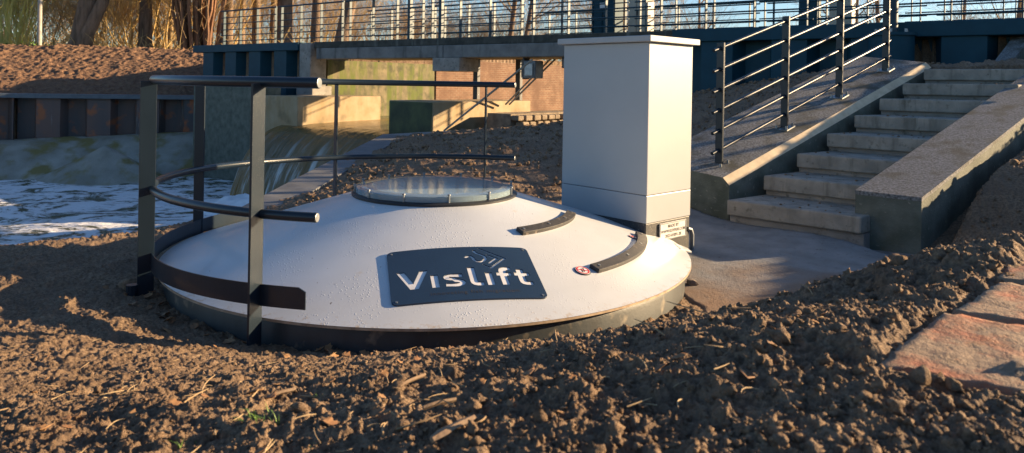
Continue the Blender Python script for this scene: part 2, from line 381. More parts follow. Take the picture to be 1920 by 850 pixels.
def detail(x, y, mac=None, full=True):
    mac = macro(x, y) if mac is None else mac
    pm = padmask(x, y); pa = pathmask(x, y)
    rough = (1-pm)*(1-pa*.85)
    m2 = np.exp(-(((x-.72)/.38)**2 + ((y-.78)/.22)**2)); rough = rough*(1-.5*m2)
    # coarse on the slope nearest the path, fine raked soil by the dome
    coarse = sstep(-.6, 1.0, x*1.2 + .25*(y-2)) * (1-sstep(3.4, 4.2, y))
    h = .05*fbm(x*2.2, y*2.2, 3, 1) + .045*fbm(x*9, y*9, 3, 21)
    c = clods(x, y, .060, .24, 31)*(.15+.5*coarse) + clods(x+3.3, y+1.1, .025, .42, 41)*(.45+.45*coarse) + clods(x, y, .011, .65, 51)*.9 + clods(x+7, y+3, .006, .6, 57)*.8
    g = (1 + .0*x)
    h = h + c + .022*fbm(x*45, y*45, 4, 61) + .012*(.5-np.abs(fbm(x*28, y*28, 4, 65))*2)
    far = sstep(6, 9, y)
    lbm = (x < -4) & (y > 15)
    h = h*(1-far) + far*np.where(lbm, -.12, .12*fbm(x*1.5, y*1.5, 4, 71) + clods(x, y, .16, .5, 81)*.5 + clods(x+1, y+2, .08, .6, 91)*.6)
    return h*rough - .02*pm - .022*pa
def gz(x, y): 
    x = np.array([x], float); y = np.array([y], float); return float((macro(x, y)+0*x)[0])

azc = np.tan(np.linspace(-.98, .98, 1120)); az = np.concatenate([np.linspace(-5.0, azc[0], 60)[:-1], np.interp(np.linspace(0, 1, 1180), np.linspace(0, 1, len(azc)), azc), np.linspace(azc[-1], 5.0, 60)[1:]])
# x = az * y ; central part sampled evenly in az
az = np.concatenate([np.linspace(-6, -.80, 60)[:-1], np.linspace(-.80, .80, 1000), np.linspace(.80, 6, 60)[1:]])
ys = np.concatenate([np.linspace(170, 30, 110)[:-1], np.linspace(30, 9, 260), np.linspace(9**-.5, .42**-.5, 1250)[1:]**-2.0])
AZ, YY = np.meshgrid(az, ys); XX = AZ*YY
mac = macro(XX, YY); ZZ = mac + detail(XX, YY, mac)
nr, ncol = XX.shape
idx = np.arange(nr*ncol).reshape(nr, ncol)
Fq = np.stack([idx[:-1, :-1].ravel(), idx[1:, :-1].ravel(), idx[1:, 1:].ravel(), idx[:-1, 1:].ravel()], 1)
g = np_mesh('soil_ground', np.stack([XX.ravel(), YY.ravel(), ZZ.ravel()], 1), Fq, M['soil'], 'structure')
# ground behind the photographer
mb = MB(); mb.add([(-150, -150, .1), (150, -150, .1), (150, .425, .2), (3, .425, .62), (0, .425, .66), (-2, .425, .42), (-150, .425, .1)], [(0, 1, 2, 3, 4, 5, 6)])
o = mb.build('field_ground', M['soil']); o['kind'] = 'structure'

# loose clods lying on the soil: uncountable
def ico():
    b = bmesh.new(); bmesh.ops.create_icosphere(b, subdivisions=2, radius=1); v = np.array([x.co[:] for x in b.verts]); f = np.array([[q.index for q in x.verts] for x in b.faces]); b.free(); return v, f
IV, IF = ico()
def scatter_clods(n, gen, name):
    V = []; Fs = []; k = 0; xs, ys_, rs = gen(n)
    zs = macro(xs, ys_) + detail(xs, ys_); pm = padmask(xs, ys_)
    for i in range(len(xs)):
        if pm[i] > .35: continue
        r = rs[i]; A = RNG.normal(size=(3, 3)); q, _ = np.linalg.qr(A)
        v = IV*(1+.28*np.sin(IV @ RNG.normal(size=(3,))*3+RNG.rand()*6))[:, None]*(1+.21*RNG.normal(size=(len(IV), 1)))
        v = (v*np.array([1, .75+.3*RNG.rand(), .6+.3*RNG.rand()])) @ q*r
        V.append(v + np.array([xs[i], ys_[i], zs[i]+r*.25])); Fs.append(IF+k); k += len(IV)
    return np_mesh(name, np.concatenate(V), np.concatenate(Fs), M['clod'], 'stuff', False, True)
def gen_near(n):
    iy = RNG.uniform(1/4.2, 1/.62, n); y = 1/iy; a = RNG.uniform(-.74, .76, n); x = a*y
    coarse = np.clip((x*1.2+.25*(y-2)+.6)/1.6, 0, 1)
    r = .0014 + .0065*RNG.rand(n)**4*(.35+1.1*coarse)
    r = np.where(RNG.rand(n) < .03*(.3+coarse), r+.008, r)
    d = np.hypot(x+.485, y-4.71); ok = (d > 1.62) & ((pathmask(x, y) < .3) | (RNG.rand(n) < .22))
    return x[ok], y[ok], r[ok]
scatter_clods(13000, gen_near, 'soil_clods')
def gen_far(n):
    y = RNG.uniform(5.5, 13, n); x = RNG.uniform(-1.9, 5.5, n)
    r = .012 + .022*RNG.rand(n)**3; d = np.hypot(x+.485, y-4.71)
    st = (x-1.6)*.614-(y-6.1)*.789
    ok = (d > 1.65) & (macro(x, y) > -.1) & (st < -.1)
    return x[ok], y[ok], r[ok]
scatter_clods(2600, gen_far, 'soil_crumbs')

def gen_right(n):
    y = RNG.uniform(4.3, 8.5, n); x = RNG.uniform(3.0, 7.5, n); st = (x-2.95)*.614-(y-5.21)*.789
    r = .008 + .022*RNG.rand(n)**3; ok = st > .03
    return x[ok], y[ok], r[ok]
scatter_clods(1500, gen_right, 'bank_crumbs')

# ------------------------------------------------------------------ hard standing between dome and stairs
def pad_material():
    m, t, bs = new_mat('dusty_hard_standing')
    c = mixc(t, ramp(t, noise(t, 4, 6), .35, .65), (.23, .23, .225), (.14, .14, .137))
    tc = nd(t, 'ShaderNodeTexCoord'); sp = nd(t, 'ShaderNodeSeparateXYZ'); t.links.new(tc.outputs['Object'], sp.inputs[0])
    # wheel-spread mud nearer the dome and the heap: worn patches with an uneven edge
    mu = noise(t, 2.2, 6, .6)
    md = nd(t, 'ShaderNodeMath', operation='MULTIPLY_ADD'); t.links.new(sp.outputs[1], md.inputs[0]); md.inputs[1].default_value = -.55; md.inputs[2].default_value = 0.1
    ad = nd(t, 'ShaderNodeMath', operation='ADD'); t.links.new(md.outputs[0], ad.inputs[0]); t.links.new(mu, ad.inputs[1])
    c = mixc(t, ramp(t, ad.outputs[0], .45, .85), c, (.20, .125, .075))
    c = mixc(t, ramp(t, noise(t, 30, 4), .63, .72), c, (.10, .085, .07))
    t.links.new(c, bs.inputs['Base Color']); bs.inputs['Roughness'].default_value = .8
    bump(t, bs, noise(t, 45, 6, .7), .6, .012)
    return m
M['pad'] = pad_material()
# left bank: a finer sheet of its own over the coarse ground
gx, gy = np.meshgrid(np.linspace(-30, -5.2, 760), np.linspace(19.0, 31, 420))
lz = macro(gx, gy) + .10*fbm(gx*1.2, gy*1.2, 4, 71) + clods(gx, gy, .22, .5, 81)*.55 + clods(gx+1, gy+2, .10, .6, 91)*.9 + clods(gx+5, gy+7, .055, .5, 97)*.8 + .06*fbm(gx*9, gy*9, 3, 95)
dpp = (gy-20.2)-(gx+13.7)*.30; lz = np.where(dpp < .12, -2.6, lz)
ii = np.arange(gx.size).reshape(gx.shape)
np_mesh('left_bank', np.stack([gx.ravel(), gy.ravel(), lz.ravel()], 1), np.stack([ii[:-1, :-1].ravel(), ii[:-1, 1:].ravel(), ii[1:, 1:].ravel(), ii[1:, :-1].ravel()], 1), M['bank_soil'], 'structure')
gx, gy = np.meshgrid(np.linspace(.7, 3.7, 150), np.linspace(2.7, 6.7, 190))
gzv = macro(gx, gy) + .004 + .010*fbm(gx*3, gy*3, 4, 3) + .004*fbm(gx*30, gy*30, 3, 4) - .10*(1-sstep(.25, .6, padmask(gx, gy)))
ii = np.arange(gx.size).reshape(gx.shape)
V = np.stack([gx.ravel(), gy.ravel(), gzv.ravel()], 1); cen = np.array([2.0, 4.6, 0]); V = V-cen
o = np_mesh('hard_standing', V, np.stack([ii[:-1, :-1].ravel(), ii[:-1, 1:].ravel(), ii[1:, 1:].ravel(), ii[1:, :-1].ravel()], 1), M['pad'], 'structure'); o.location = cen

# ------------------------------------------------------------------ paved path at the lower right
def paver_mat():
    m, t, bs = new_mat('muddy_clay_paver')
    n = noise(t, 9, 6, .65); n2 = noise(t, 60, 5, .7)
    c = mixc(t, ramp(t, n, .38, .53), (.30, .10, .045), (.235, .16, .10))
    c = mixc(t, ramp(t, n2, .62, .72), c, (.13, .08, .05))
    t.links.new(c, bs.inputs['Base Color']); bs.inputs['Roughness'].default_value = .75
    a = nd(t, 'ShaderNodeMath', operation='ADD'); t.links.new(n, a.inputs[0]); t.links.new(n2, a.inputs[1])
    bump(t, bs, a.outputs[0], .9, .008)
    return m
M['paver'] = paver_mat()
jv, tv = np.array([.86, -.51]), np.array([.72, .694]); E0 = np.array([.488, .955])
V = []; Fs = []; k = 0
for row in range(0, 8):
    for cidx in range(0, 7):
        a0 = cidx*.72 + (.36 if (row % 2 and cidx) else 0) + RNG.uniform(-.010, .010) - (.02 if cidx == 0 else 0)
        a1 = a0 + .71 + (.36 if (row % 2 and cidx == 0) else 0)
        b0 = row*.326; bw = .313
        N, Mm = 60, 30
        S, T = np.meshgrid(np.linspace(0, 1, N), np.linspace(0, 1, Mm))
        aa = a0 + S*(a1-a0); bb_ = b0 + T*bw
        ed = np.minimum(np.minimum(S, 1-S)*(a1-a0), np.minimum(T, 1-T)*bw)
        x = E0[0] + aa*jv[0] + bb_*tv[0]; y = E0[1] + aa*jv[1] + bb_*tv[1]
        wob = .022*fbm(aa*14+row*3, bb_*14, 4, 7)*sstep(.05, 0, ed)
        tilt = RNG.uniform(-.010, .010)
        zz = .786 + .004*RNG.rand() + tilt*(T-.5) + .010*fbm(x*8, y*8, 4, 15) + .004*fbm(x*50, y*50, 3, 17) - .007*(1-sstep(0, .012, ed)) + clods(x, y, .040, .10, 19)*.5 + clods(x, y, .012, .45, 29)*.6 + .006*fbm(x*30, y*30, 4, 35)
        edge = (S == 0) | (S == 1) | (T == 0) | (T == 1)
        x = x + wob; y = y + wob; zz = np.where(edge, zz-.030, zz)
        I = np.arange(x.size).reshape(x.shape)+k; k += x.size
        V.append(np.stack([x.ravel(), y.ravel(), zz.ravel()], 1))
        Fs.append(np.stack([I[:-1, :-1].ravel(), I[:-1, 1:].ravel(), I[1:, 1:].ravel(), I[1:, :-1].ravel()], 1))
np_mesh('paved_path', np.concatenate(V), np.concatenate(Fs), M['paver'], 'structure')

# =================================================================== WATER
def water_mat(name, foam, brown=False):
    m, t, bs = new_mat(name)
    tc = nd(t, 'ShaderNodeTexCoord')
    n1 = noise(t, .62, 8, .64, stretch=(1, 1.35, 1), dist=2.6); n2 = noise(t, 5, 5, .6, stretch=(1, 1.8, 1), dist=.8)
    base = (.095, .10, .055) if not brown else (.13, .075, .025)
    a = nd(t, 'ShaderNodeMath', operation='MULTIPLY_ADD'); t.links.new(n2, a.inputs[0]); a.inputs[1].default_value = .32; t.links.new(n1, a.inputs[2])
    fm = ramp(t, a.outputs[0], foam, foam+.10)
    c = mixc(t, fm, base, (.72, .74, .76))
    t.links.new(c, bs.inputs['Base Color'])
    rr = nd(t, 'ShaderNodeMapRange'); rr.inputs[3].default_value = .08; rr.inputs[4].default_value = .7; t.links.new(fm, rr.inputs[0]); t.links.new(rr.outputs[0], bs.inputs['Roughness'])
    bs.inputs['IOR'].default_value = 1.33
    bump(t, bs, noise(t, 3.5, 6, .6, stretch=(1, 2.2, 1)), .9, .12)
    return m
gx, gy = np.meshgrid(np.linspace(-40, -2.2, 420), np.linspace(5, 24, 260))
ii = np.arange(gx.size).reshape(gx.shape)
wz = -1.5 + .10*fbm(gx*.9, gy*1.8, 4, 201) + .05*fbm(gx*3, gy*5, 3, 205)
np_mesh('river_water', np.stack([gx.ravel(), gy.ravel(), wz.ravel()], 1), np.stack([ii[:-1, :-1].ravel(), ii[:-1, 1:].ravel(), ii[1:, 1:].ravel(), ii[1:, :-1].ravel()], 1), water_mat('churned_river', .575), 'structure')
# head water above the weir, and the fall itself: one sheet following the crest
crA, crB = Vector((-5.3, 17.0, 0)), Vector((-2.15, 14.55, 0)); cd = (crB-crA).normalized(); cf = Vector((cd.y, -cd.x, 0)); cf = cf if cf.y < 0 else -cf
prof = [(-7, .16), (-3, .15), (-1.2, .13), (-.5, .11), (-.1, .06), (.2, -.05), (.5, -.27), (.75, -.58), (.95, -.95), (1.08, -1.3), (1.16, -1.6)]
pr = np.array(prof); tt = np.linspace(0, len(pr)-1, 90); po = np.interp(tt, np.arange(len(pr)), pr[:, 0]); pz = np.interp(tt, np.arange(len(pr)), pr[:, 1])
ker = np.ones(5)/5; pz2 = np.convolve(np.pad(pz, 2, 'edge'), ker, 'valid'); po2 = np.convolve(np.pad(po, 2, 'edge'), ker, 'valid')
al = np.linspace(-.35, (crB-crA).length+.1, 160)
A_, P_ = np.meshgrid(al, np.arange(90)); off = po2[P_.astype(int)]; zz = pz2[P_.astype(int)]
fallf = sstep(-.1, .6, off)
off = off + fallf*.10*fbm(A_*5, off*.6, 4, 301) + .12*fallf*fbm(A_*1.3, off*.2, 2, 311); zz = zz + .02*fbm(A_*3, off*3, 3, 321)*(1-fallf)
Vx = crA.x + cd.x*A_ + cf.x*off; Vy = crA.y + cd.y*A_ + cf.y*off
ii = np.arange(Vx.size).reshape(Vx.shape)
def fall_mat():
    m, t, bs = new_mat('amber_falling_water')
    tc = nd(t, 'ShaderNodeTexCoord')
    mp = nd(t, 'ShaderNodeMapping'); mp.inputs['Rotation'].default_value = (0, 0, math.atan2(cd.y, cd.x)*-1); mp.inputs['Scale'].default_value = (1, 1, 1)
    t.links.new(tc.outputs['Object'], mp.inputs[0])
    n = noise(t, 5.5, 5, .6, vec=mp.outputs[0], stretch=(1, .12, .12))
    n2 = noise(t, 1.2, 3, .5, vec=mp.outputs[0], stretch=(1, .3, .3))
    c = mixc(t, ramp(t, n2, .4, .6), (.17, .10, .028), (.10, .075, .03))
    sp = nd(t, 'ShaderNodeSeparateXYZ'); t.links.new(tc.outputs['Object'], sp.inputs[0])
    lo = ramp(t, nd_map(t, sp.outputs[2], -1.3, .05), .25, .95, (1, 1, 1), (0, 0, 0))
    mm = nd(t, 'ShaderNodeMath', operation='MULTIPLY'); t.links.new(lo, mm.inputs[0]); t.links.new(ramp(t, n, .53, .68), mm.inputs[1])
    c = mixc(t, mm.outputs[0], c, (.62, .64, .62))
    t.links.new(c, bs.inputs['Base Color']); bs.inputs['Roughness'].default_value = .14; bs.inputs['IOR'].default_value = 1.33
    bump(t, bs, n, .8, .05)
    return m
def nd_map(t, src, lo, hi):
    r = nd(t, 'ShaderNodeMapRange'); r.inputs[1].default_value = lo; r.inputs[2].default_value = hi; t.links.new(src, r.inputs[0]); return r.outputs[0]
np_mesh('weir_water', np.stack([Vx.ravel(), Vy.ravel(), zz.ravel()], 1), np.stack([ii[:-1, :-1].ravel(), ii[:-1, 1:].ravel(), ii[1:, 1:].ravel(), ii[1:, :-1].ravel()], 1), fall_mat(), 'structure')
# upstream water beyond the bridge
mb = MB(); mb.add([(-5.3, 20.4, .12), (2.6, 14.4, .12), (20, 40, .12), (-4, 62, .12), (-9, 32, .12)], [(0, 1, 2, 3, 4)]); o = mb.build('upstream_water', water_mat('upstream', .95)); o['kind'] = 'structure'
# foam boiling where the fall lands
fx, fy = np.meshgrid(np.linspace(-1, 1, 70), np.linspace(-1, 1, 50)); rr = np.sqrt(fx**2+fy**2)
fxx = -4.9 + fx*1.6 + fy*.3; fyy = 14.4 + fy*.75 - fx*.9
fz = -1.56 + .34*np.clip(1-rr**2, 0, 1)*(1+1.2*fbm(fx*4, fy*4, 4, 401)) + .02*fbm(fx*20, fy*20, 3, 411)
ii = np.arange(fx.size).reshape(fx.shape)
o = np_mesh('river_foam', np.stack([fxx.ravel(), fyy.ravel(), fz.ravel()], 1), np.stack([ii[:-1, :-1].ravel(), ii[:-1, 1:].ravel(), ii[1:, 1:].ravel(), ii[1:, :-1].ravel()], 1), mat('white_foam', (.74, .76, .78), (.6, .63, .66), 6, .6, 30, .6, .02), 'stuff')

# =================================================================== STREAM WORKS: walls, blocks, piles, apron
def block(name, m, A, dirA, w1, dirB, w2, z0, z1, label, cat, extra=None, bevel=.015, group=None):
    """vertical block with a corner at A, running w1 along dirA and w2 along dirB; local x along dirA"""
    A = Vector((A[0], A[1], 0)); a = Vector((dirA[0], dirA[1], 0)).normalized(); b = Vector((dirB[0], dirB[1], 0)).normalized()
    ang = math.atan2(a.y, a.x)
    def loc(p): 
        p = p-A; return (p.x*math.cos(-ang)-p.y*math.sin(-ang), p.x*math.sin(-ang)+p.y*math.cos(-ang))
    c = [A, A+a*w1, A+a*w1+b*w2, A+b*w2]; c2 = [loc(p) for p in c]
    mb = MB(); mb.hexa([(x, y, z0) for x, y in c2], [(x, y, z1) for x, y in c2])
    me = bpy.data.meshes.new(name); me.from_pydata(mb.v, [], mb.f)
    bb = bmesh.new(); bb.from_mesh(me); bmesh.ops.recalc_face_normals(bb, faces=bb.faces); bb.to_mesh(me); bb.free()
    o = bpy.data.objects.new(name, me); COL.objects.link(o); me.materials.append(m); o.location = A; o.rotation_euler.z = ang
    if bevel: md = o.modifiers.new("bevel", 'BEVEL'); md.width = bevel; md.segments = 2
    if label: tag(o, label, cat, group)
    return o
UP = (.604, .797); AC = (.797, -.604)
block('weir_pier', M['conc_l'], (-5.0, 17.0), UP, 2.6, (-AC[0], -AC[1]), 1.3, -1.9, .76, 'pale concrete pier block lit gold left of the waterfall', 'pier')
blk = block('weir_block', M['conc_l'], (-1.55, 14.4), UP, 3.3, (-AC[0], -AC[1]), 1.25, -1.9, .76, 'pale concrete block with mossy shaded end right of the waterfall', 'block')
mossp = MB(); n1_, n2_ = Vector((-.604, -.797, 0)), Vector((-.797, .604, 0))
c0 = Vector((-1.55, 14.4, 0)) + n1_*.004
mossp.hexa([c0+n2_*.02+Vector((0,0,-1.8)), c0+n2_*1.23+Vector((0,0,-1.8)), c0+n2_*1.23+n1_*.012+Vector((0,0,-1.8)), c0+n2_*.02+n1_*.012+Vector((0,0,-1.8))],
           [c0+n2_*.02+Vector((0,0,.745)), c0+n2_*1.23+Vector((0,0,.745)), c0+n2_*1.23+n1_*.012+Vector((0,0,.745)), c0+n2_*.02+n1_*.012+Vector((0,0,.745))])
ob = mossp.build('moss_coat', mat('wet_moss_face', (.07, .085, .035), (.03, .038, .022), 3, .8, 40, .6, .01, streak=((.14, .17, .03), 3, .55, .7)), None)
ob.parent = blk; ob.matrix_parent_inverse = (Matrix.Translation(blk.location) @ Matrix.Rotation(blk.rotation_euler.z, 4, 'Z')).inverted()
block('abutment_wall', M['conc_green'], (-5.1, 20.1), UP, 4.3, (-AC[0], -AC[1]), .6, -1.9, 1.72, 'tall green-streaked concrete wall of the channel under the bridge', 'wall')
Aw = Vector((-5.1, 20.1, 0)) + Vector((UP[0], UP[1], 0))*4.3
block('brick_wall', M['brick'], (Aw.x+.05, Aw.y), UP, 16, (-AC[0], -AC[1]), .7, -1.9, 1.9, 'old red brick channel wall beyond the bridge deck', 'wall')
# brick pier below the deck at the right, its face turned to the stream
# pale quoin stones at its foot
qs = mat('pale_rubble', (.28, .22, .155), (.15, .115, .08), 6, .9, 30, .8, .02)
t_ = thing('rubble_footing', (0.4, 15.5, 0), 'pale rubble stones between the pale block and the grey cabinet', 'footing')
ad = Vector((UP[0], UP[1], 0)); an = Vector((ad.y, -ad.x, 0))
for r_ in range(5):
    for c_ in range(9):
        p = Vector((.12, 15.0, 0)) + ad*(c_*.27 + (.13 if r_ % 2 else 0)) + an*(.05*RNG.rand())
        mb = MB(); mb.box((p.x, p.y, -.08+r_*.13), ad, an, (0, 0, 1), .125-RNG.rand()*.03, .1, .060-RNG.rand()*.01)
        mb.build('stone', qs, t_, bevel=.025)

mbk = MB(); pk0 = Vector((.05, 14.95, -1.2)); ba, bn = ad, an; mbk.hexa([pk0-bn*.08, pk0+ba*2.4-bn*.08, pk0+ba*2.4-bn*.7, pk0-bn*.7], [q+Vector((0, 0, 1.72)) for q in (pk0-bn*.08, pk0+ba*2.4-bn*.08, pk0+ba*2.4-bn*.7, pk0-bn*.7)]); mbk.build('core', qs, t_)
# old dark retaining wall at the end of the piles
block('wing_wall', M['kerb_side'], (-6.1, 17.9), (-.80, .60), 3.2, (.6, .8), .5, -1.9, 1.05, 'dark mossy wing wall between rusty piles and pale pier', 'wall')
# blue-grey sheet piles of the left bank
def corrugate(p0, p1, z0, z1, pitch=.62, dep=.20, front=None):
    p0, p1 = Vector(p0), Vector(p1); d = (p1-p0); Ln = d.length; d.normalize(); n = Vector((d.y, -d.x, 0)); n = n if (front is None or n.dot(Vector(front)) > 0) else -n
    pts = []; s = 0
    seq = [(0, 0), (.34, 0), (.44, 1), (.90, 1), (1.0, 0)]
    k = 0
    while s < Ln:
        for (a, b) in seq[:-1]:
            pts.append(p0 + d*min(s+a*pitch*1.0, Ln) + n*(dep*b))
        s += pitch; k += 1
    pts.append(p0+d*Ln)
    mb = MB(); v = []; 
    for p in pts: v += [(p.x, p.y, z0), (p.x, p.y, z1)]
    mb.add(v, [(2*i, 2*i+2, 2*i+3, 2*i+1) for i in range(len(pts)-1)])
    v2 = [(Vector(q)-n*.02) for q in v]
    mb.add(v2, [(2*i, 2*i+1, 2*i+3, 2*i+2) for i in range(len(pts)-1)])
    return mb, n, d, Ln
t_ = thing('rusty_sheet_pile_wall', (-11, 21, -1), 'weathered rusty sheet pile wall holding the left bank', 'wall')
pa, pb_ = (-13.7, 20.2, 0), (-7.4, 22.1, 0)
mb, n, d, Ln = corrugate(pa, pb_, -1.6, .52, 1.25, .32, (0, -1, 0)); mb.build('sheet_piling', M['rust'], t_)
mb = MB(); mb.box(((pa[0]+pb_[0])/2+n.x*.12, (pa[1]+pb_[1])/2+n.y*.12, .58), d, n, (0, 0, 1), Ln/2+.05, .30, .06); capm = mat('capping_steel', (.10, .125, .15), (.07, .09, .11), 5, .5); mb.build('capping', capm, t_, bevel=.01)
t_ = thing('return_sheet_pile_wall', (-15, 19, -1), 'short return of the rusty sheet piles at the left edge of the photo', 'wall')
pc = (-17.5, 18.0, 0)
mb, n, d, Ln = corrugate(pc, (-13.75, 20.15, 0), -1.6, .52, 1.25, .32, (0.3, -1, 0)); mb.build('sheet_piling', M['rust'], t_)
mb = MB(); mb.box(((pa[0]-.06+pc[0])/2+n.x*.12, (pa[1]+pc[1])/2+n.y*.12, .585), d, n, (0, 0, 1), Ln/2+.02, .30, .06); mb.build('capping', capm, t_, bevel=.01)
# concrete apron with a peaked cone at the foot of the piles
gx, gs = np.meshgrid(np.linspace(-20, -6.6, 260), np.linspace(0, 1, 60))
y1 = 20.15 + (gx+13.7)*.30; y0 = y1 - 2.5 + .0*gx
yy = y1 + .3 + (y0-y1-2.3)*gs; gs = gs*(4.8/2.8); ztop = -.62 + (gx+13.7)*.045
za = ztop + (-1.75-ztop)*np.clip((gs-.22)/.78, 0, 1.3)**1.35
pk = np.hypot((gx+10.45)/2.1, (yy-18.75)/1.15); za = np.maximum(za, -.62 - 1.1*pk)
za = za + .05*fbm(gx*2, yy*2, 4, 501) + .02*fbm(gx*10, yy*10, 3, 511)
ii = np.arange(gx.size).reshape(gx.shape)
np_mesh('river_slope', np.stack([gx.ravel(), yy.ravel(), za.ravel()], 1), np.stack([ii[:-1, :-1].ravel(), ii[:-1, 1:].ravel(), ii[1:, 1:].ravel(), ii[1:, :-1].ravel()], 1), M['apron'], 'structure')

# retaining wall with flat coping along the near bank
t_ = thing('channel_wall', (-2.2, 9, -1.8), 'grey retaining wall with flat coping leading to the waterfall', 'wall')
def poly_coping(mb, L, R_, z0s, th):
    for i in range(len(L)-1):
        b = [Vector(L[i]), Vector(L[i+1]), Vector(R_[i+1]), Vector(R_[i])]
        mb.hexa([p-Vector((0, 0, th)) for p in b], b)
cl = [atz(486, 402, -.02), atz(600, 328, .08), atz(700, 262, .17), atz(742, 253, .2)]
cr = [atz(548, 398, -.02), atz(650, 318, .08), atz(790, 263, .17), atz(840, 258, .2)]
cl = [(-2.38, 5.9, -.0), (-2.36, 8.2, .07), (-2.34, 10.6, .13), (-2.30, 13.05, .20)]
cr = [(-2.0, 5.9, -.0), (-1.96, 8.2, .07), (-1.93, 10.6, .13), (-1.86, 12.75, .20)]
mb = MB(); poly_coping(mb, cl, cr, None, .09); mb.build('coping', mat('coping_concrete', (.15, .155, .16), (.10, .105, .11), 4, .7, 60, .3, .005), t_)
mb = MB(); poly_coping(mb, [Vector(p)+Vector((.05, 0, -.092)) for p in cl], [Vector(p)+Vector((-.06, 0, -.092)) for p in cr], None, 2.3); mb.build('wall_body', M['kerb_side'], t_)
t_ = thing('upper_channel_wall', (-.5, 13.5, -1.8), 'low concrete edging below the pale block behind the dome', 'wall')
mb = MB(); a_ = [(-2.30, 13.06, .20), (-.9, 13.72, .26), (1.1, 14.62, .34)]; b_ = [(-1.86, 12.76, .20), (-.72, 13.30, .26), (1.3, 14.2, .34)]
poly_coping(mb, a_, b_, None, .09); mb.build('coping', mat('coping_pale', (.24, .235, .22), (.18, .175, .165), 4, .7), t_)
mb = MB(); poly_coping(mb, [Vector(p)+Vector((.03, -.06, -.092)) for p in a_], [Vector(p)+Vector((0, .06, -.092)) for p in b_], None, 2.2); mb.build('wall_body', M['kerb_side'], t_)

# =================================================================== BRIDGE
DV = Vector((DF[0], DF[1], 0)); NV = Vector((NF[0], NF[1], 0)); UPV = Vector((0, 0, 1))
br = thing('footbridge', fac(9.5, -1, 1.6), 'concrete footbridge deck spanning the weir channel', 'bridge')
def along(mb, L0, L1, o0, o1, z0, z1):
    mb.box(tuple(fac((L0+L1)/2, (o0+o1)/2, (z0+z1)/2)), DV, NV, UPV, (L1-L0)/2, abs(o1-o0)/2, (z1-z0)/2); return mb
along(MB(), 4.55, 14.7, -2.3, .02, 1.98, 2.15).build('deck_slab', M['deck_dark'], br, bevel=.02)
mbb = MB(); along(mbb, 4.75, 9.2, -.35, .10, 1.70, 1.978); along(mbb, 9.215, 14.65, -.35, .10, 1.70, 1.978); mbb.build('edge_beam', M['beam'], br, bevel=.015)
along(MB(), 4.75, 14.65, -2.25, -.353, 1.74, 1.977).build('soffit', M['conc_l'], br)
pr_ = MB(); along(pr_, 8.95, 9.75, -.5, .16, 1.40, 1.697); pr_.build('bearing_block', M['conc'], br, bevel=.01)
t_ = thing('bridge_pillar', fac(4.3, .2, .8), 'grey concrete pillar at the left end of the bridge deck', 'pillar')
along(MB(), 4.08, 4.54, -.4, .12, 1.0, 2.12).build('upper_shaft', M['conc'], t_, bevel=.015)
along(MB(), 4.05, 4.72, -.45, .18, -1.6, .997).build('lower_shaft', M['conc'], t_, bevel=.015)
# steel posts carrying the deck
for (Lp, op, lab) in ((8.75, -1.6, 'dark steel post left of the bearing block under the deck'), (9.75, -2.0, 'dark steel post right of the bearing block under the deck')):
    mb = MB(); along(mb, Lp-.07, Lp+.07, op-.02, op+.02, -.6, 1.735); along(mb, Lp-.07, Lp-.05, op-.08, op-.022, -.6, 1.735); along(mb, Lp+.05, Lp+.07, op-.08, op-.022, -.6, 1.735)
    tag(mb.build('steel_post', M['dark']), lab, 'post', 'steel posts under the deck')
# boxes hung below the deck
for (u, v0, v1, wd, lab) in ((983, 114, 147, .30, 'grey box hung below the deck beside the diagonal rods'), (1054, 111, 126, .16, 'small grey box below the deck beside the grey cabinet')):
    Lx = 11.55 if u < 1000 else 12.45
    p0 = fac(Lx, -.1, 0); zt = aty(u, v0, p0.y).z; zb = aty(u, v1, p0.y).z
    t_ = thing('junction_box', fac(Lx, -.1, zb), lab, 'box', 'boxes hung below the deck')
    mb = MB(); along(mb, Lx-wd/2, Lx+wd/2, -.25, .05, zb, zt); mb.build('housing', mat('box_grey', (.16, .17, .17), (.1, .1, .1), 8, .5), t_, bevel=.02)
    mb = MB(); along(mb, Lx-wd/2+.05, Lx+wd/2-.05, .052, .075, zb+.05, zt-.06); mb.build('cover', M['galv'], t_, bevel=.008)
    mb = MB(); along(mb, Lx-wd/2-.06, Lx-wd/2-.02, -.2, .0, zb-.02, 1.69); mb.build('bracket', M['dark'], t_)
# diagonal rods
for (a, b, lab) in (((998, 112, 14.6), (832, 246, 14.3), 'upper of the diagonal rods running down to the pale block'), ((1040, 112, 15.0), (955, 196, 16.0), 'diagonal rod nearest the grey cabinet leaning on the brickwork'), ((1031, 112, 15.2), (948, 196, 16.1), 'diagonal rod just left of the one nearest the grey cabinet')):
    mb = MB(); mb.tube([aty(*a), aty(*b)], .022, 6); tag(mb.build('diagonal_rod', mat('rod', (.35, .30, .22), (.2, .17, .13), 8, .5)), lab, 'rod', 'diagonal rods below the bridge')

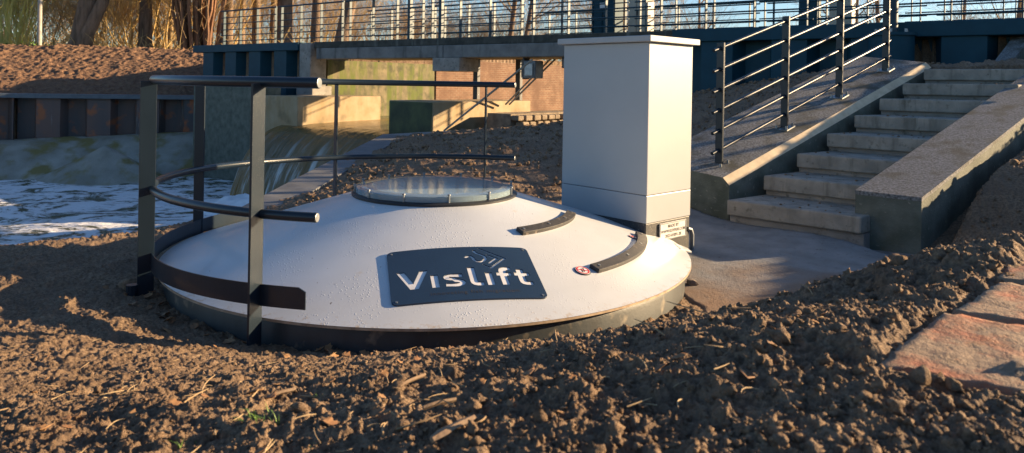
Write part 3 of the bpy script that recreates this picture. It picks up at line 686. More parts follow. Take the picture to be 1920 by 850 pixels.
# blue sheet-pile facade
def blue_wall(name, L0, L1, z0, label, off=-.2):
    t_ = thing(name, fac((L0+L1)/2, off, z0), label, 'wall')
    p0, p1 = fac(L0, off, 0), fac(L1, off, 0)
    mb, n, d, Ln = corrugate((p0.x, p0.y, 0), (p1.x, p1.y, 0), z0, 1.93, 1.2, .30, NF.tolist()+[0]); mb.build('sheet_piling', M['blue'], t_)
    mb = MB(); along(mb, L0, L1, -.35, .15, 1.932, 2.15); mb.build('capping_beam', M['blue'], t_, bevel=.012)
    return t_
blue_wall('blue_sheet_pile_wall', -1.2, 4.04, -.9, 'short petrol blue sheet pile wall with capping left of the bridge pillar')
bw = blue_wall('blue_sheet_pile_wall', 14.72, 26, -.2, 'long petrol blue sheet pile wall with capping behind the stairs')
# big round pile with mast
t_ = thing('mast', fac(18.25, .38, 1.3), 'petrol blue round pile with tall mast behind the stair top', 'mast')
p = fac(18.25, .38, 0)
MB().tube([(p.x, p.y, .9), (p.x, p.y, 1.93)], .30, 28).build('pile', M['blue'], t_, True)
MB().tube([(p.x, p.y, 1.931), (p.x, p.y, 1.975)], .33, 28).build('flange', M['blue'], t_, True)
MB().tube([(p.x, p.y, 1.976), (p.x, p.y, 6.5)], .085, 16).build('pole', M['bluerail'], t_, True)
for k in range(6):
    a = k*math.pi/3; MB().tube([(p.x+.22*math.cos(a), p.y+.22*math.sin(a), 1.976), (p.x+.22*math.cos(a), p.y+.22*math.sin(a), 2.03)], .022, 6).build('bolt', M['galv'], t_)

# railings: panel prototype of four posts and six rails
def rail_panel(name, L0, L1, off, label, group, z=2.15, npost=4, near=True):
    t_ = thing(name, fac((L0+L1)/2, off, z), label, 'railing', group)
    hs = (.12, .29, .46, .64, .82, 1.02)
    for i in range(npost):
        Lp = L0 + .12 + (L1-L0-.24)*i/(npost-1)
        mb = MB(); mb.box(tuple(fac(Lp, off-.02, z+.5)), DV, NV, UPV, .009, .038, .52); mb.build('post', M['bluerail'], t_)
    for h in hs:
        r_ = .022 if h > 1 else .0135
        mb = MB(); mb.tube([fac(L0+.01, off+.03, z+h), fac(L1-.01, off+.03, z+h)], r_, 8); mb.build('rail', M['bluerail'], t_, True)
    return t_
ORD = ['first', 'second', 'third', 'fourth', 'fifth', 'sixth', 'seventh', 'eighth', 'ninth']
for k in range(8):
    L0 = -.05 + k*2.86
    rail_panel('bridge_railing', L0, L0+2.80, -.12, '%s panel from the left of the near petrol blue bridge railing' % ORD[k], 'near railing panels on the bridge')
for k in range(7):
    L0 = 4.2 + k*2.86
    rail_panel('bridge_railing', L0, L0+2.74, -2.15, '%s panel from the left of the far petrol blue bridge railing' % ORD[k], 'far railing panels on the bridge')
# ramp railing behind on the road side
for k in range(4):
    L0 = 9.0 + k*2.9
    rail_panel('road_railing', L0, L0+2.8, -4.2, '%s panel from the left of the railing beyond the footbridge' % ORD[k], 'railing panels beyond the footbridge', z=2.05)

# cabinets, sign board on the bridge
def cabinet(L, off, wdt, dep, hgt, m, label, lbl=False, zb=2.15):
    t_ = thing('control_cabinet', fac(L, off, zb), label, 'cabinet', 'cabinets on the bridge')
    mb = MB(); along(mb, L-wdt/2, L+wdt/2, off-dep/2, off+dep/2, zb, zb+hgt); mb.build('housing', m, t_, bevel=.01)
    for sgn in (-1, 1):
        mb = MB(); along(mb, L+sgn*wdt*.25-wdt*.22, L+sgn*wdt*.25+wdt*.22, off+dep/2+.003, off+dep/2+.02, zb+.08, zb+hgt-.06); mb.build('door', m, t_, bevel=.004)
    mb = MB(); mb.box(tuple(fac(L+wdt*.05, off+dep/2+.035, zb+hgt*.45)), DV, NV, UPV, .012, .014, .06); mb.build('handle', M['dark'], t_)
    if lbl:
        mb = MB(); along(mb, L-wdt*.12, L-wdt*.12+.13, off+dep/2+.021, off+dep/2+.026, zb+.78, zb+.90); mb.build('sticker', M['white'], t_)
    return t_
cream = mat('cream_panel', (.45, .42, .34), (.38, .35, .28), 6, .6)
cabinet(11.75, -2.75, .62, .4, 1.25, M['blue'], 'petrol blue control cabinet with white sticker on the bridge', True)
cabinet(12.62, -2.75, .45, .4, 1.4, cream, 'cream control cabinet right of the blue cabinet with white sticker')
cabinet(16.1, -3.4, .35, .35, 1.6, M['blue'], 'narrow petrol blue cabinet above the wall behind the stair railing')
cabinet(16.72, -3.4, .42, .35, 1.6, cream, 'cream cabinet above the wall behind the stair railing')
cabinet(12.0, -3.4, .18, .3, 1.3, M['blue'], 'slim petrol blue cabinet between the two wider cabinets of the bridge') if False else None
t_ = thing('notice_board', fac(7.6, -1.0, 2.15), 'grey notice board on two blue posts on the bridge', 'sign')
for Ls in (7.05, 8.12):
    mb = MB(); mb.box(tuple(fac(Ls, -1.0, 3.2)), DV, NV, UPV, .045, .045, 1.05); mb.build('post', M['bluerail'], t_)
mb = MB(); mb.box(tuple(fac(7.55, -.93, 3.75)), DV, NV, UPV, .53, .02, .50); mb.build('board', mat('board_grey', (.33, .32, .29), (.29, .28, .25), 3, .6), t_, bevel=.01)
mb = MB(); mb.box(tuple(fac(7.6, -1.0, 3.02)), DV, NV, UPV, .50, .02, .02); mb.build('crossbar', M['bluerail'], t_)

# =================================================================== STAIRS
e = Vector((.736, -.676, 0)).normalized(); D = Vector((.415, .323, 0)); Dn = D.normalized()
P0 = Vector((1.814, 6.094, .21))
st = thing('staircase', (2.6, 6.2, 0.0), 'flight of eight concrete block steps between two sloping kerbs', 'stairs')
for k in range(9):
    P = P0 + D*k + Vector((0, 0, .17*k))
    if k == 8: P = P0 + D*7.75 + Vector((0, 0, .17*7+.0)); break
    wid = 1.06 + .0*k; dp = .60 if k < 7 else 1.2
    nrm = Vector((-e.y, e.x, 0)); nrm = nrm if nrm.dot(Dn) > 0 else -nrm
    if k == 7: P = P + Vector((0, 0, 0))
    b = [P, P+e*wid, P+e*wid+Dn*dp, P+Dn*dp]
    mb = MB(); mb.hexa([q-Vector((0, 0, .128)) for q in b], b); mb.build('step', M['step'], st, bevel=.012)
    inn = .045; b2 = [P+Dn*inn+e*.002, P+e*wid+Dn*inn, P+e*wid+Dn*(dp-.01), P+Dn*(dp-.01)+e*.002]
    mb = MB(); mb.hexa([q-Vector((0, 0, .30)) for q in b2], [q-Vector((0, 0, .130)) for q in b2]); mb.build('riser', M['conc'], st)
# landing
Lb = P0 + D*7 + Vector((0, 0, .17*7)) + Dn*1.2
# left kerb (broad sloping slab with chamfered inner edge)
A0 = Vector((1.886, 6.27, .36)); slope = .285
def kp(s, wd, dz=0): return A0 + Dn*s + (-e)*wd + Vector((0, 0, slope*s + .11*wd + dz))
lk = thing('stair_kerb', A0, 'broad sloping concrete kerb left of the steps carrying the railing', 'kerb', 'sloping kerbs beside the steps')
SE = 3.95
def sect(s): return [kp(s, .0, -.055), kp(s, .06, .0), kp(s, .85, 0), Vector((kp(s, .85).x, kp(s, .85).y, -.4)), Vector((kp(s, 0).x, kp(s, 0).y, -.4))]
NS = 24
mbt = MB(); mbs = MB(); mbf = MB()
top = [];
for i in range(NS+1): top.append(sect(SE*i/NS))
for i in range(NS):
    a, b = top[i], top[i+1]
    mbt.add([a[1], b[1], b[2], a[2]], [(0, 1, 2, 3)])
    mbf.add([a[0], b[0], b[1], a[1]], [(0, 1, 2, 3)])
    mbs.add([a[4], b[4], b[0], a[0]], [(0, 1, 2, 3)]); mbs.add([a[2], b[2], b[3], a[3]], [(0, 1, 2, 3)])
for q in (top[0], top[-1]): mbs.add(q, [(0, 1, 2, 3, 4)])
mbt.build('kerb_top', M['kerb'], lk); mbf.build('chamfer', mat('sunlit_kerb_chamfer', (.58, .48, .33), (.46, .37, .25), 10, .8, 90, .5, .004), lk); mbs.build('kerb_side', M['kerb_side'], lk)  # chamfer is kerb concrete too; its lighter warm colour has the sunlight painted in
# right kerb
rk = thing('stair_kerb', (2.8, 5.4, .05), 'rough grey sloping kerb right of the steps with mossy square end', 'kerb', 'sloping kerbs beside the steps')
B0 = Vector((2.623, 5.539, .385)); ew = Vector((2.948-2.623, 5.214-5.539, 0)); 
def rp(s, f, dz=0): return B0 + Dn*s + ew*f + Vector((0, 0, .268*s + dz))
mb = MB(); S2 = 5.2
for i in range(26):
    a, b = S2*i/26, S2*(i+1)/26; mb.add([rp(a, 0), rp(b, 0), rp(b, 1), rp(a, 1)], [(0, 1, 2, 3)])
    mb.add([rp(a, 0, -.03), rp(b, 0, -.03), rp(b, 0), rp(a, 0)], [(0, 1, 2, 3)]); mb.add([rp(a, 1, -.03), rp(b, 1, -.03), rp(b, 1), rp(a, 1)], [(0, 1, 2, 3)])
mb.add([rp(0, 0, -.03), rp(0, 1, -.03), rp(0, 1), rp(0, 0)], [(0, 1, 2, 3)]); mb.add([rp(S2, 0, -.03), rp(S2, 1, -.03), rp(S2, 1), rp(S2, 0)], [(0, 1, 2, 3)])
mb.build('kerb_top', M['kerb'], rk)
mb = MB(); q = lambda s, f, z: Vector((rp(s, f).x, rp(s, f).y, z))
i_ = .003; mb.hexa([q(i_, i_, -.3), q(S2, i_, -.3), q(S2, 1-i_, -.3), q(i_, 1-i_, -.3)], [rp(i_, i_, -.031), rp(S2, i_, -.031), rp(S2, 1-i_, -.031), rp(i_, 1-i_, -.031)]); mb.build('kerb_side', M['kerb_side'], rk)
# upper kerb of the next flight
uk = thing('stair_kerb', (7.0, 9.0, 1.2), 'short sloping kerb rising to the blue wall above the stair top', 'kerb', 'sloping kerbs beside the steps')
c0, c1 = aty(1852, 131, 9.2), aty(1905, 62, 10.2); d0, d1 = aty(1880, 131, 9.0), aty(1945, 62, 10.0)
mb = MB(); mb.hexa([c0-Vector((0,0,.05)), c1-Vector((0,0,.05)), d1-Vector((0,0,.05)), d0-Vector((0,0,.05))], [c0, c1, d1, d0]); mb.build('kerb_top', M['kerb'], uk)
mb = MB(); mb.hexa([Vector((p.x, p.y, 1.0)) for p in (c0, c1, d1, d0)], [p-Vector((0,0,.051)) for p in (c0, c1, d1, d0)]); mb.build('kerb_side', M['kerb_side'], uk)

# leaf and grit crumbs on the steps: uncountable
V = []; Fs = []; k = 0
for i in range(150):
    ks = RNG.randint(0, 7); P = P0 + D*ks + Vector((0, 0, .17*ks)); q = P + e*RNG.uniform(.03, 1.0) + Dn*RNG.uniform(.05, .50); r = .004+.010*RNG.rand()**3
    v = IV*(1+.2*RNG.normal(size=(len(IV), 1)))*r*np.array([1, .8, .6]); V.append(v+np.array([q.x, q.y, q.z+r*.4])); Fs.append(IF+k); k += len(IV)
np_mesh('step_grit', np.concatenate(V), np.concatenate(Fs), M['clod'], 'stuff', False, True)
# stair railing
pz = [(1348, 312, 6.60), (1470, 243, 7.24), (1572, 185, 7.885), (1660, 133, 8.53), (1741, 86, 9.17)]
PB = [aty(*q) for q in pz]
g0 = PB[0]; dirp = (PB[3]-PB[0])/3.0
PB = [g0 + dirp*i for i in range(4)]
sr = thing('stair_railing', PB[0], 'dark steel stair railing of four posts and six sloping round rails', 'railing')
ds = dirp.normalized(); dh = Vector((ds.x, ds.y, 0)).normalized(); dn = Vector((dh.y, -dh.x, 0))
for i, pb in enumerate(PB):
    mb = MB(); mb.box(tuple(pb+Vector((0, 0, .56))), dh, dn, UPV, .012, .038, .56); pst = mb.build('post', M['rail'], sr, bevel=.003)
    mb = MB(); mb.box(tuple(pb+Vector((0, 0, .008))), ds, dn, ds.cross(dn), .075, .075, .006); mb.build('base_plate', M['galv'], pst)
    for sx in (-1, 1):
        for sy in (-1, 1):
            c = pb + ds*(.055*sx) + dn*(.055*sy); MB().tube([c+Vector((0, 0, .01)), c+Vector((0, 0, .045))], .011, 6).build('bolt', M['galv'], pst)
for h in (1.075, .885, .70, .515, .33, .15):
    MB().tube([PB[0]-dirp*.10+Vector((0, 0, h)), PB[3]+dirp*.10+Vector((0, 0, h))], .0165, 12).build('rail', M['rail'], sr, True)

# =================================================================== DOME
CX, CY = -.485, 4.71; R1, Z1, R0, Z0 = 1.615, .10, .50, .44
SL = (Z0-Z1)/(R1-R0); AL = math.atan(SL); ZA = Z1+SL*R1; CA = math.cos(AL)
dm = thing('dome_hatch', (CX, CY, 0), 'large white conical tank lid with dark base ring and round clear hatch', 'tank lid')
prof = []
for i in range(30):
    r_ = R0-.03 + (R1-R0+.03)*i/29; prof.append((r_, ZA-SL*r_))
MB().lathe((CX, CY, 0), [(.30, ZA-SL*.46)] + prof, 256).build('cone', M['dome'], dm, True)
MB().lathe((CX, CY, 0), [(R1+.0005, Z1-.001), (R1+.001, Z1-.012), (R1-.05, Z1-.013)], 256).build('rim_edge', M['dome_edge'], dm, False)
MB().lathe((CX, CY, 0), [(R1-.052, Z1-.010), (R1-.035, Z1-.05), (R1-.035, -.35)], 200).build('base_ring', M['base_wall'], dm, True)
# tab at the right edge
t1 = MB(); ph = R(93)
def dc(r_, ph_, dz=0): return Vector((CX+r_*math.sin(ph_), CY-r_*math.cos(ph_), ZA-SL*r_+dz))
b = [dc(1.58, R(88)), dc(1.662, R(89.5)), dc(1.662, R(92.5)), dc(1.58, R(94))]
t1.hexa([p-Vector((0, 0, .012)) for p in b], [p+Vector((0, 0, .004)) for p in b]); t1.build('lifting_tab', M['dome'], dm, bevel=.004)
# clear hatch; sky reflection put into the blue-grey colour of pane and lid
hz = Z0
gasket = MB().lathe((CX, CY, 0), [(.525, hz-.022), (.53, hz+.004), (.515, hz+.012), (.47, hz+.013)], 128).build('gasket', M['dark'], dm, True)
m, t, bs = new_mat('clear_acrylic'); bs.inputs['Transmission Weight'].default_value = .6; bs.inputs['Roughness'].default_value = .10; bs.inputs['IOR'].default_value = 1.45; bs.inputs['Base Color'].default_value = (.42, .54, .60, 1)
acr = m
MB().lathe((CX, CY, 0), [(.505, hz+.013), (.505, hz+.044), (.497, hz+.048), (.40, hz+.049), (.2, hz+.050), (.0001, hz+.050)], 128).build('hatch_pane', acr, dm, True)
m, t, bs = new_mat('misted_sky_tinted_lid')
t.links.new(mixc(t, ramp(t, noise(t, 6, 5), .35, .65), (.22, .29, .34), (.14, .19, .23)), bs.inputs['Base Color']); bs.inputs['Roughness'].default_value = .35
v = nd(t, 'ShaderNodeTexVoronoi'); v.inputs['Scale'].default_value = 90; tc = nd(t, 'ShaderNodeTexCoord'); t.links.new(tc.outputs['Object'], v.inputs['Vector']); bump(t, bs, v.outputs['Distance'], .4, .003)
MB().lathe((CX, CY, 0), [(.488, hz+.014), (.488, hz+.030), (.40, hz+.036), (.0001, hz+.037)], 128).build('inner_lid', m, dm, True)
for k in range(12):
    a = R(15+30*k); c = Vector((CX+.509*math.sin(a), CY-.509*math.cos(a), hz+.012))
    MB().tube([c, c+Vector((0, 0, .042))], .006, 8).build('bolt', M['galv'], dm)
    mb = MB().tube([c+Vector((0, 0, .042)), c+Vector((0, 0, .050))], .010, 6).build('bolt_head', M['galv'], dm)

# bend helper: flat sheet -> cone skin, local x along the tangent, y outward from the apex (negative), about azimuth pc
def cone_pt(x, y, h, pc):
    rho = math.hypot(x, y); psi = math.atan2(x, -y); ph_ = pc + psi/CA; r_ = rho*CA
    n = Vector((math.sin(AL)*math.sin(ph_), -math.sin(AL)*math.cos(ph_), math.cos(AL)))
    return Vector((CX+r_*math.sin(ph_), CY-r_*math.cos(ph_), ZA-SL*r_)) + n*h
def sheet(splines, h0, h1, pc, name, m, parent, cut=.03, bev=0):
    cu = bpy.data.curves.new(name, 'CURVE'); cu.dimensions = '2D'; cu.fill_mode = 'BOTH'; cu.extrude = (h1-h0)/2; cu.bevel_depth = bev
    for pts in splines:
        sp = cu.splines.new('POLY'); sp.points.add(len(pts)-1); sp.use_cyclic_u = True
        for i, p in enumerate(pts): sp.points[i].co = (p[0], p[1], 0, 1)
    o = bpy.data.objects.new('tmp', cu); COL.objects.link(o); bpy.context.view_layer.update()
    me = bpy.data.meshes.new_from_object(o.evaluated_get(bpy.context.evaluated_depsgraph_get())); bpy.data.objects.remove(o)
    b = bmesh.new(); b.from_mesh(me)
    xs = [v.co.x for v in b.verts]; ys_ = [v.co.y for v in b.verts]
    for (lo, hi, ax) in ((min(xs), max(xs), Vector((1, 0, 0))), (min(ys_), max(ys_), Vector((0, 1, 0)))):
        c = lo + cut
        while c < hi:
            bmesh.ops.bisect_plane(b, geom=b.verts[:]+b.edges[:]+b.faces[:], plane_co=ax*c, plane_no=ax, dist=1e-6); c += cut
    wp = world_of(parent)
    for v in b.verts:
        v.co = cone_pt(v.co.x, v.co.y, v.co.z + (h0+h1)/2, pc) - wp
    bmesh.ops.recalc_face_normals(b, faces=b.faces)
    me2 = bpy.data.meshes.new(name); b.to_mesh(me2); b.free(); me2.materials.append(m)
    o = bpy.data.objects.new(name, me2); COL.objects.link(o); o.parent = parent
    return o
PC = R(13.0)
def rrect(x0, x1, y0, y1, r_, n=6):
    pts = []
    for (cx, cy, a0) in ((x1-r_, y1-r_, 0), (x0+r_, y1-r_, 90), (x0+r_, y0+r_, 180), (x1-r_, y0+r_, 270)):
        for i in range(n+1): a = R(a0+90*i/n); pts.append((cx+r_*math.cos(a), cy+r_*math.sin(a)))
    return pts
def stroke(pts, wd, caps=True):
    """outline of an open polyline of constant width with mitred joints"""
    P = [Vector((p[0], p[1])) for p in pts]; n = len(P); Lf = []; Rt = []
    for i in range(n):
        if i == 0: t = (P[1]-P[0]).normalized(); nn = Vector((-t.y, t.x)); k = 1
        elif i == n-1: t = (P[-1]-P[-2]).normalized(); nn = Vector((-t.y, t.x)); k = 1
        else:
            t0 = (P[i]-P[i-1]).normalized(); t1 = (P[i+1]-P[i]).normalized(); t = (t0+t1).normalized(); nn = Vector((-t.y, t.x)); k = 1/max(.45, nn.dot(Vector((-t0.y, t0.x))))
        Lf.append(P[i]+nn*wd/2*k); Rt.append(P[i]-nn*wd/2*k)
    return [tuple(p) for p in Lf + Rt[::-1]]
def arc(cx, cy, rx, ry, a0, a1, n=10): return [(cx+rx*math.cos(R(a0+(a1-a0)*i/n)), cy+ry*math.sin(R(a0+(a1-a0)*i/n))) for i in range(n+1)]
# letters in units: baseline 0, x-height 1, cap height 1.42 ; stroke .25
def letters():
    G = {}
    G['V'] = (1.40, [[(0, 1.42), (.37, 1.42), (.70, .50), (1.03, 1.42), (1.40, 1.42), (.88, 0), (.52, 0)]])
    G['i'] = (.34, [[(0, 0), (.34, 0), (.34, 1.0), (0, 1.0)]])
    s_ = [(.86, .86)] + arc(.46, .745, .33, .135, 60, 265, 9) + arc(.48, .30, .33, .175, 80, -115, 10) + [(.05, .17)]
    G['s'] = (.94, [stroke(s_, .27)])
    G['l'] = (.60, [[(0, 1.48), (.34, 1.48), (.34, .38), (.37, .30), (.45, .27), (.60, .28), (.60, .01), (.46, -.02), (.28, -.01), (.12, .06), (.03, .18), (0, .34)]])
    G['f'] = (.68, [[(.46, 0), (.46, .74), (.68, .74), (.68, 1.0), (.46, 1.0), (.46, 1.10), (.49, 1.18), (.56, 1.21), (.72, 1.19), (.72, 1.46), (.54, 1.49), (.36, 1.47), (.21, 1.39), (.14, 1.25), (.12, 1.10), (.12, 1.0), (-.02, 1.0), (-.02, .74), (.12, .74), (.12, 0)]])
    G['t'] = (.68, [[(.12, 1.30), (.46, 1.30), (.46, 1.0), (.70, 1.0), (.70, .74), (.46, .74), (.46, .38), (.49, .30), (.56, .27), (.72, .28), (.72, .01), (.56, -.02), (.38, -.01), (.22, .06), (.14, .18), (.12, .34), (.12, .74), (-.02, .74), (-.02, 1.0), (.12, 1.0)]])
    return G
G = letters()
spl = [rrect(-.362, .362, -1.492, -1.022, .032)]
x = -.328; SC = .1085; y0 = -1.380
for ch, gap in (('V', .06), ('i', .22), ('s', .20), ('l', .14), ('i', .20), ('f', .14), ('t', 0)):
    wd, pl = G[ch]
    sx = 1.0*SC
    for p in pl: spl.append([(x+q[0]*sx, y0+q[1]*SC) for q in p])
    x += (wd+gap)*sx
# emblem: a curling wave with an arrow folded round it
def lg(u, v): return (.024 + u*.195, -1.222 + v*.178)
s1 = [(-.02, .52), (.06, .60), (.14, .60), (.19, .52), (.20, .42), (.26, .33), (.36, .30), (.46, .36), (.52, .47), (.50, .60), (.42, .68), (.32, .76), (.26, .86), (.28, .93)]
spl.append([lg(*p) for p in stroke(s1, .085)])
spl.append([lg(*p) for p in stroke([(.40, 1.02), (1.02, .47), (.58, -.03), (.38, .14)], .062)])
spl.append([lg(*p) for p in stroke([(.56, .66), (.80, .47), (.56, .20)], .070)])
pq = tag(thing('name_plaque', cone_pt(0, -1.25, 0, PC), 'dark blue raised plaque with white Vislift lettering on the white lid', 'plaque'))
plate_o = sheet(spl, .001, .0070, PC, 'plate', M['plaque'], pq, bev=.0008)
letter_floor = sheet([rrect(-.352, .352, -1.482, -1.032, .025)], .0015, .0034, PC, 'backing', M['white'], pq, cut=.05)
def text_splines(txt, size, ax, ay, align='LEFT', spacing=1.0):
    cu = bpy.data.curves.new('tx', 'FONT'); cu.body = txt; cu.size = size; cu.align_x = align; cu.space_character = spacing; cu.resolution_u = 2
    o = bpy.data.objects.new('tmp', cu); COL.objects.link(o); bpy.context.view_layer.update()
    me = bpy.data.meshes.new_from_object(o.evaluated_get(bpy.context.evaluated_depsgraph_get())); bpy.data.objects.remove(o)
    return me
def text_on(txt, size, fn, name, m, parent, align='CENTER', spacing=1.0, bold=0.0):
    cu = bpy.data.curves.new('tx', 'FONT'); cu.body = txt; cu.size = size; cu.align_x = align; cu.align_y = 'CENTER'; cu.space_character = spacing; cu.resolution_u = 2; cu.offset = bold
    o = bpy.data.objects.new('tmp', cu); COL.objects.link(o); bpy.context.view_layer.update()
    me = bpy.data.meshes.new_from_object(o.evaluated_get(bpy.context.evaluated_depsgraph_get())); bpy.data.objects.remove(o)
    wp = world_of(parent)
    for v in me.vertices: v.co = fn(v.co.x, v.co.y) - wp
    me.materials.clear(); me.materials.append(m)
    o = bpy.data.objects.new(name, me); COL.objects.link(o); o.parent = parent; return o
text_on('innovating fish migration', .036, lambda a, b: cone_pt(a+.025, -1.432+b, .0088, PC), 'small_lettering', M['rubber'], pq, spacing=1.15)
for sx, sy in ((-.34, -1.045), (.34, -1.045), (-.34, -1.47), (.34, -1.47)):
    c = cone_pt(sx, sy, .007, PC); c2 = cone_pt(sx, sy, .0105, PC); MB().tube([c, c2], .006, 10).build('screw', M['galv'], pq)

# curved rubber grips
def grip(r0, r1, a0, a1, label):
    t_ = thing('step_strip', dc((r0+r1)/2, R((a0+a1)/2)), label, 'anti-slip strip', 'curved strips on the white lid')
    mb = MB(); n = 40; rows = []
    for i in range(n+1):
        a = R(a0+(a1-a0)*i/n)
        nn = Vector((math.sin(AL)*math.sin(a), -math.sin(AL)*math.cos(a), math.cos(AL)))
        q0, q1 = dc(r0, a), dc(r1, a)
        rows.append([q0-nn*.003, q0+nn*.022, q1+nn*.022, q1-nn*.003])
    for i in range(n):
        a_, b_ = rows[i], rows[i+1]
        for j in range(4): mb.add([a_[j], b_[j], b_[(j+1) % 4], a_[(j+1) % 4]], [(0, 1, 2, 3)])
    mb.add(rows[0], [(0, 1, 2, 3)]); mb.add(rows[-1], [(3, 2, 1, 0)])
    bm_ = mb.build('rubber_strip', M['rubber'], t_)
    mw = bpy.data.meshes[bm_.data.name]; b = bmesh.new(); b.from_mesh(mw); bmesh.ops.remove_doubles(b, verts=b.verts, dist=1e-4); bmesh.ops.recalc_face_normals(b, faces=b.faces); b.to_mesh(mw); b.free()
    md = bm_.modifiers.new('bevel', 'BEVEL'); md.width = .003; md.segments = 2; md.limit_method = 'ANGLE'
    for f_ in (.04, .35, .66, .96):
        a = R(a0+(a1-a0)*f_); rm = (r0+r1)/2; nn = Vector((math.sin(AL)*math.sin(a), -math.sin(AL)*math.cos(a), math.cos(AL)))
        c = dc(rm, a); MB().tube([c+nn*.022, c+nn*.0255], .008, 10).build('screw', M['galv'], t_)
    return t_
grip(.845, .905, 38, 84, 'upper curved black rubber strip ending behind the grey cabinet')
grip(1.288, 1.350, 44.5, 88, 'lower curved black rubber strip beside the round red sign')

# round prohibition discs
def disc_sign(ph_deg, r_, label, k=.84):
    a = R(ph_deg); c = dc(r_, a); nn = Vector((math.sin(AL)*math.sin(a), -math.sin(AL)*math.cos(a), math.cos(AL)))
    tx = Vector((math.cos(a), math.sin(a), 0)); ty = nn.cross(tx)
    t_ = thing('prohibition_sign', c, label, 'sign', 'round signs on the white lid')
    def ring(r0, r1, h, n=40):
        mb = MB(); vs = []
        for k in range(n):
            q = 2*math.pi*k/n; d_ = tx*math.cos(q)+ty*math.sin(q); vs += [c+d_*r0+nn*h, c+d_*r1+nn*h]
        mb.add(vs, [(2*k, 2*k+1, (2*k+3) % (2*n), (2*k+2) % (2*n)) for k in range(n)]); return mb
    MB().tube([c+nn*.001, c+nn*.005], .050*k, 40).build('backing', M['dark'], t_)
    MB().tube([c+nn*.0052, c+nn*.0066], .046*k, 40).build('face', M['white'], t_)
    ring(.034*k, .043*k, .0072).build('red_ring', M['red'], t_)
    for sgn in (-1, 1):
        mb = MB(); mb.box(tuple(c+nn*.0071+tx*(.008*sgn*k)), (tx*.5+ty*.85), (tx*.85-ty*.5), nn, .021*k, .0042*k, .0003); mb.build('black_mark', M['ink'], t_)
    mb = MB(); mb.box(tuple(c+nn*.0079), (tx*.75-ty*.6), (tx*.6+ty*.75), nn, .036*k, .0035*k, .0003); mb.build('red_bar', M['red'], t_)
disc_sign(41.4, 1.305, 'round red and white sign left of the lower rubber strip')
disc_sign(81.5, 1.268, 'round red and white sign at the foot of the grey cabinet', .62)

# =================================================================== ROUND HANDRAIL
RR = 1.642
hr = thing('ring_railing', (CX, CY, 0), 'open ring of dark wet steel handrail around the left of the white lid', 'railing')
def rpt(a, z, r_=RR): return Vector((CX+r_*math.sin(R(a)), CY-r_*math.cos(R(a)), z))
def azi(u, side):    # azimuth of the ring point seen at column u on the near (-1) or far (+1) side
    a, _ = ray(u, 300); A_ = 1+a*a; B_ = -2*(a*CX+CY); C_ = CX*CX+CY*CY-RR*RR
    Y = (-B_+side*math.sqrt(B_*B_-4*A_*C_))/(2*A_); return math.degrees(math.atan2(a*Y-CX, CY-Y))
aN = azi(594, -1)
def azi2(u, side, dv):
    a, _ = ray(u, dv); A_ = 1+a*a; B_ = -2*(a*CX+CY); C_ = CX*CX+CY*CY-RR*RR
    Y = (-B_+side*math.sqrt(B_*B_-4*A_*C_))/(2*A_); return math.degrees(math.atan2(a*Y-CX, CY-Y))
aN1 = azi2(598, -1, 155); aN2 = azi2(594, -1, 405); aN3 = azi2(573, -1, 565)
nm_ = lambda a: a if a < 0 else a-360
aF1 = nm_(azi2(966, 1, 157)); aF2 = nm_(azi2(965, 1, 297))
def arcpts(a0, a1, zf, n=90): return [rpt(a0+(a1-a0)*i/n, zf(rpt(a0+(a1-a0)*i/n, 0).y)) for i in range(n+1)]
zt = lambda y: 1.138
zm = lambda y: .535 - .018*(y-4.71)
MB().tube(arcpts(aN1, aF1, zt), .0245, 20).build('top_rail', M['rail'], hr, True)
MB().tube(arcpts(aN2, aF2, zm), .0215, 20).build('middle_rail', M['rail'], hr, True)
for a_, zf, n_ in ((aN1, zt, 'top'), (aN2, zm, 'mid'), (aF1, zt, 'top'), (aF2, zm, 'mid')):
    p = rpt(a_, zf(rpt(a_, 0).y)); tg = Vector((math.cos(R(a_)), math.sin(R(a_)), 0)); tg = tg if a_ > -100 else -tg
    MB().tube([p, p+tg*.004], .0225 if n_ == 'top' else .0195, 20).build('end_cap', M['galv'], hr, bevel=.002)
def post(a_, z0, wd=.04, zt_=1.13):
    rad = Vector((math.sin(R(a_)), -math.cos(R(a_)), 0)); tg = Vector((math.cos(R(a_)), math.sin(R(a_)), 0))
    c = rpt(a_, (z0+zt_)/2, RR+.028); mb = MB(); mb.box(tuple(c), rad, tg, UPV, wd, .006, (zt_-z0)/2); return mb.build('post', M['rail'], hr, bevel=.0015)
aP = [azi2(489, -1, 400), -53.7, nm_(azi2(381, 1, 290)), nm_(azi2(632, 1, 260)), nm_(azi2(909, 1, 250))]
print('AZ', aN1, aF1, aP)
post(aP[0], -.1); 
aL = aP[1]
if not (aL == aL) or isinstance(aL, complex): aL = -55
post(-60.5, -.1, .040)
MB().tube([rpt(-60.5, -.1, RR+.09)+Vector((0, 0, 0)), rpt(-60.5, .05, RR+.09)], .03, 10).build('post_foot', M['rail'], hr)
for a_ in aP[2:]: post(a_, 0.0, .028 if a_ != aP[2] else .036)
